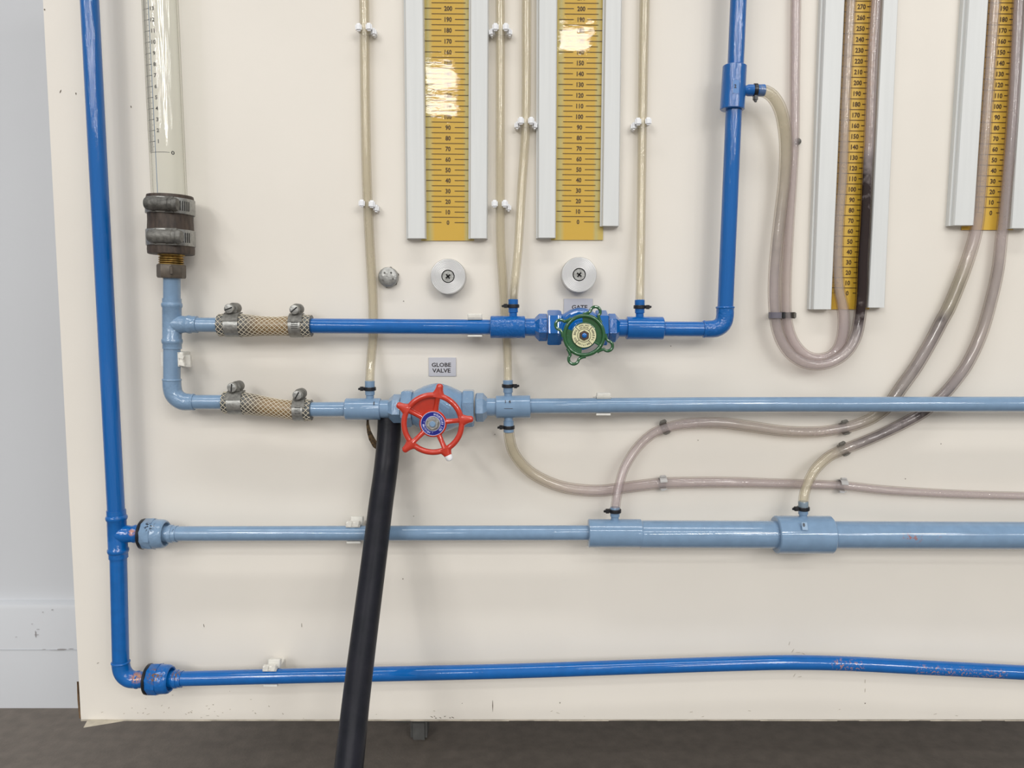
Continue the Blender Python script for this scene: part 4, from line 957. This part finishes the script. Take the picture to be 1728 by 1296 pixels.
# ================================================================== SMALL WHITE TUBE CLIPS
def ringsector(mb, r0, r1, a0, a1, x0, x1, mtx, n=18):
    """C section about the x axis; angle 0 points at the viewer (z), 90 up (y)"""
    vs = []
    for i in range(n + 1):
        a = math.radians(a0 + (a1 - a0) * i / n); s, c = math.sin(a), math.cos(a)
        vs += [(x0, r0 * s, r0 * c), (x0, r1 * s, r1 * c), (x1, r1 * s, r1 * c), (x1, r0 * s, r0 * c)]
    fs = []
    for i in range(n):
        for j in range(4): fs.append((i * 4 + j, i * 4 + (j + 1) % 4, i * 4 + 4 + (j + 1) % 4, i * 4 + 4 + j))
    fs += [(0, 1, 2, 3), (n * 4 + 3, n * 4 + 2, n * 4 + 1, n * 4)]
    mb.add(vs, fs, mtx)
KT = K(HT); LT = local(KT)
def tube_clip(sides):
    R0 = thing('tube_clip', '', 'clip', (0, 0, 0), 'small white clips holding the upright tubes')
    mb = MB(); RX = LT @ Matrix.Rotation(PI / 2, 4, 'Z')
    ringsector(mb, 8.4, 10.6, 48, 312, -5.5, 5.5, RX)
    mb.box((0, 0, -11.2), (16, 11, 3.6), .8, LT)
    part('clip_body', mb, M['white'], R0)
    for sx in (-1, 1):
        mb = MB(); mb.box((sx * 8.3, 0, 7.5), (10, 12, 8.5), 2.2, LT, seg=3); part('jaw', mb, M['white'], R0)
    for sx in sides:
        mb = MB(); mb.box((sx * 14.5, -5.5, -4), (8.5, 12, 18), 2.6, LT, seg=3); part('nail_boss', mb, M['white'], R0)
    return R0
cR = tube_clip((1,)); cL = tube_clip((-1,)); cB = tube_clip((-1, 1))
clips = [(cR, 'upper white clip on the leftmost upright clear tube', 615.5, 49, 2), (cR, 'lower white clip on the leftmost upright clear tube', 620.5, 345, -4),
         (cB, 'upper white clip on the tube between the first two scale strips', 845, 49, 0), (cR, 'lower white clip on the tube between the first two scale strips', 843.5, 345, 0),
         (cB, 'white clip on the tube hugging the second scale strip', 887.5, 206, 0), (cL, 'white clip on the tube right of the second scale strip', 1084, 207, 2)]
used = set()
for src, lb, x, y, a in clips:
    o = src if src.name not in used else copy_tree(src); used.add(src.name)
    o['label'] = lb; at(o, x, y, HT, a)

# ================================================================== WHITE PIPE CLIPS
LP_ = local(K())
def pipe_clip(hook=True):
    R0 = thing('pipe_clip', '', 'clip', (0, 0, 0), 'white saddle clips holding the pipes')
    mb = MB(); ringsector(mb, 13.6, 17.0, 62, 285, -12, 12, LP_, 24)
    HB = HP / K()
    mb.box((0, 0, -(HB + 14) / 2 - 1), (22, 20, HB - 16), 1, LP_)
    mb.box((0, 18.5, 3), (24, 6.5, 9), 1.2, LP_)
    part('saddle', mb, M['white_old'], R0)
    if hook:
        mb = MB(); mb.box((4, 19, -12), (21, 15, 12), 1, LP_, rot=Matrix.Rotation(-.18, 4, 'X')); part('back_plate', mb, M['white_old'], R0)
        for x in (-6, 6):
            mb = MB()
            mb.prism([(x - 4, 14), (x + 3.4, 14), (x + 5.5, 22 + (x > 0) * 2), (x + 1, 26 - abs(x) * .4), (x - 2, 21)], 3, 9, LP_); part('latch_tooth', mb, M['white_old'], R0)
    return R0
pA = pipe_clip(True); pB = pipe_clip(False)
mbx = [(pA, 'white clip holding the thin left length of the lower light blue pipe', 597, 900, 0), (pA, 'white clip holding the bottom blue pipe near its left union', 457, 1141.5, 0), (pA, 'white clip on the upright light blue pipe between tee and elbow', 290.5, 606, -90),
       (pB, 'white clip on the dark blue pipe above the globe valve plaque', 801.5, 551.5, 0), (pB, 'white clip on the long light blue pipe right of the globe valve', 1018, 684, 0)]
used = set()
for src, lb, x, y, a in mbx:
    o = src if src.name not in used else copy_tree(src); used.add(src.name)
    o['label'] = lb; at(o, x, y, HP, a)

# ================================================================== CLEAR / GREY CLIPS ON MANOMETER TUBES
def grey_clip(m_, tall=1.0):
    R0 = thing('tube_clip', '', 'clip', (0, 0, 0), 'small grey clips on the stained tubes')
    mb = MB(); ringsector(mb, 9.6, 10.8, 20 if tall > 1 else 70, 300, -6, 6, LT, 20)
    mb.box((0, 0, -10.6), (12, 16, 2), .4, LT); part('clip_body', mb, m_, R0)
    mb = MB(); mb.box((0, 12.2, 1), (11, 3.4, 6), 1.2, LT, seg=2); part('lip', mb, m_, R0)
    mb = MB(); mb.box((0, -10.6, 0), (10, 2.6, 5), 1.0, LT, seg=2); part('lip', mb, M['white'] if tall > 1 else m_, R0)
    return R0
mg = mat('smoky_clip_plastic', (.17, .16, .14), .3); mgl = mat('pale_clip_plastic', (.42, .41, .40), .3)
g1 = grey_clip(mg); g2 = grey_clip(mgl, 2)
used = set()
for src, lb, x, y, a in [(g1, 'smoky clip on the crest of the stained tube over the thick pipe left end', 1122.5, 721.5, 22), (g1, 'smoky clip on the stained tube just under the long light blue pipe', 1427, 722, 14), (g1, 'smoky clip where the tube from the collar turns dark', 1425, 758, 26),
                         (g2, 'pale clip on the sagging tube above the thick pipe left end', 1119, 815.5, 4), (g2, 'pale clip on the sagging tube above the thick pipe collar', 1422, 819.5, -4)]:
    o = src if src.name not in used else copy_tree(src); used.add(src.name)
    o['label'] = lb; at(o, x, y, HT, a)
# double clip at the loop
T = thing('double_tube_clip', 'dark double clip joining the two looped tubes beside the long scale', 'clip', P(1318, 532, .003))
mt = frame(1318, 532, .002)
mb = MB(); mb.box((0, 0, 1.5), (40, 10, 3), 1, mt, seg=2); mb.box((0, 0, 8), (5.5, 11, 14), 1, mt); part('clip_bar', mb, M['black'], T)
mb = MB(); mb.box((18.4, 0, 9), (3.6, 10.5, 15), 1.4, mt, seg=2); part('jaw', mb, mg, T)
mb = MB(); mb.box((-19.8, 0, 14), (4, 11, 30), 1.4, mt, seg=2); part('jaw', mb, mgl, T)
mb = MB(); mt2 = frame(1318, 532, 0)
S_ = K(.019) / K(.002)
mt3 = frame(1308, 532, .019)
RX = mt3 @ Matrix.Rotation(PI / 2, 4, 'Z'); ringsector(mb, 9.8, 10.9, -100, 100, -5, 5, RX, 16); part('strap', mb, mat('smoky_clear_strap', (.16, .15, .18), .2), T)
# small screw beside the inner tube
mb = MB(); mt = frame(1346, 239, .002); mb.lathe((0, 0, -2.5), (0, 0, 4), [(0, 1), (0, 3), (3, 3), (3, 5.6), (5, 5.2), (6.2, 3), (6.4, .5)], 1, n=16, mtx=mt)
tag(part('small_screw', mb, M['steel_dark']), 'tiny dark screw head beside the inner looped tube', 'screw')

# ================================================================== DISCS, BOLT, PLAQUES
def disc(label, x, y, sr):
    T = thing('clamp_disc', label, 'disc', P(x, y, .002), 'round aluminium discs under the scales')
    mt = frame(x, y, .0145)
    mb = MB(); mb.lathe((0, 0, -26), (0, 0, 0), [(0, 29.5), (24.5, 29.5), (26, 28.8), (26, 11)], 1, n=56, mtx=mt)
    mb.lathe((0, 0, -4), (0, 0, 0), [(0, 12), (4, 11), (4, 9.6), (2, 9.6)], 1, n=32, mtx=mt)
    part('disc', mb, M['alu_' + str(sr)], T)
    mb = MB(); mb.lathe((0, 0, -6), (0, 0, 1), [(0, 5), (5.8, 9.9), (6.6, 9.4), (6.8, 1)], 1, n=28, mtx=mt)
    s = part('screw', mb, M['steel'], T)
    mb = MB()
    for a in (40 + sr * 12, 130 + sr * 12): mb.box((0, 0, .9), (9.5, 2.6, .6), .2, mt, rot=Matrix.Rotation(math.radians(a), 4, 'Z'))
    part('screw_cross', mb, M['slot'], s)
for i, c in enumerate((P(756, 466.5, .0145), P(977.4, 463.6, .0145))):   # concentric turning marks
    m = mat('turned_aluminium_%s' % 'ab'[i], (.56, .56, .555), .32, metal=.65); N, L = nodes(m); b = N['Principled BSDF']
    g = N.new('ShaderNodeNewGeometry'); sb = N.new('ShaderNodeVectorMath'); sb.operation = 'SUBTRACT'; L.new(g.outputs['Position'], sb.inputs[0]); sb.inputs[1].default_value = c
    wv = N.new('ShaderNodeTexWave'); wv.wave_type = 'RINGS'; wv.rings_direction = 'Y'; wv.inputs['Scale'].default_value = 260; wv.inputs['Distortion'].default_value = 2.0; L.new(sb.outputs[0], wv.inputs[0])
    bp = N.new('ShaderNodeBump'); bp.inputs['Strength'].default_value = .25; bp.inputs['Distance'].default_value = .0003; L.new(wv.outputs['Fac'], bp.inputs['Height']); L.new(bp.outputs[0], b.inputs['Normal'])
    M['alu_%d' % i] = m
disc('round aluminium disc below the first yellow scale, above the globe valve plaque', 756, 466.5, 0)
disc('round aluminium disc directly above the GATE plaque', 977.4, 463.6, 1)
T = thing('bolt', 'small round steel bolt head beside the leftmost upright tube', 'bolt', P(654, 467.3, .003))
mt = frame(654, 467.3, .008)
mb = MB(); mb.lathe((0, 0, -14.5), (0, 0, 2), [(0, 15), (0, 16.8), (9, 16.8), (12, 16), (13.5, 14), (14.3, 6), (14.4, 1)], 1, n=24, mtx=mt); part('bolt_head', mb, M['steel'], T)
mb = MB(); mb.lathe((0, 0, -14.8), (0, 0, 2), [(0, 15), (0, 18), (3, 18), (3, 15)], 1, n=6, mtx=mt, phase=.3); part('washer', mb, M['steel_dark'], T)
mb = MB()
for x, y in ((-5, 7), (6, 7), (9, -3), (-8, -5)): mb.lathe((x, y, -1.5), (x, y, 1), [(0, 1.6), (1.9, 1.6), (2.2, .4)], 1, n=8, mtx=mt)
part('head_dimples', mb, M['steel_dark'], T)

def plaque(label, x0, y0, x1, y1, lines):
    T = thing('name_plaque', label, 'plaque', P((x0 + x1) / 2, y1, .001), 'engraved valve name plaques')
    cx, cy = (x0 + x1) / 2, (y0 + y1) / 2
    mt = frame(cx, cy, .0012)
    mb = MB(); mb.box((0, 0, -.6), (x1 - x0, y1 - y0, 1.6), .3, mt); part('plate', mb, M['plaque'], T)
    mb = MB()
    for x, y, t_, h in lines: put_text(mb, t_, mt @ Matrix.Translation((x - cx, cy - y, .35)), h, 1.12)
    part('lettering', mb, M['print'], T, label='dark engraved capitals')
plaque('pale grey plaque reading GLOBE VALVE above the red handwheel', 723.3, 603.2, 769.6, 635, [(744.8, 615.5, 'GLOBE', 6.8), (744.8, 625.2, 'VALVE', 6.8)])
plaque('pale grey plaque reading GATE partly hidden behind the gate valve', 951.5, 504, 1000, 534, [(978, 518.2, 'GATE', 6.8), (978, 528, 'VALVE', 6.8)])

# ================================================================== BLACK HOSE
T = thing('black_hose', 'thick black rubber hose hanging from behind the red wheeled valve', 'hose', P(588, 1296, .16))
hp = [(657.5, 700, .012), (656, 740, .016), (650, 800, .026), (643.5, 845, .040), (631, 945, .070), (615, 1068, .105), (601, 1180, .138), (588.5, 1296, .175), (566, 1480, .235)]
hr = 20.0 * K(.02)
q = catmull([(a, b, h, 0, 0, 0) for a, b, h in hp], 12)
mb = MB(); mb.sweep([P(a[0], a[1], a[2] + hr * .55) for a in q], hr, n=32); part('hose_body', mb, M['rubber'], T)
mb = MB()
st = [(620.5, 704, .020), (620.5, 716, .018), (622.5, 728, .016), (627, 740, .013), (634, 752, .010), (642, 760, .009)]
wds = [1.6, 2.4, 3.2, 4.4, 4.6, 3]
vs = []
for (x, y, h), w_ in zip(st, wds):
    for dx in (-w_, w_):
        for dh in (0, .002): vs.append(P(x + dx, y - dx * .5, h + dh))
fs = []
for i in range(5):
    b0 = i * 4
    for j, k2 in ((0, 1), (1, 3), (3, 2), (2, 0)): fs.append((b0 + j, b0 + k2, b0 + 4 + k2, b0 + 4 + j))
fs += [(0, 1, 3, 2), (20, 22, 23, 21)]
mb.add(vs, fs); part('hanging_strap', mb, M['strap'], T, label='frayed brown strap curling beside the hose')
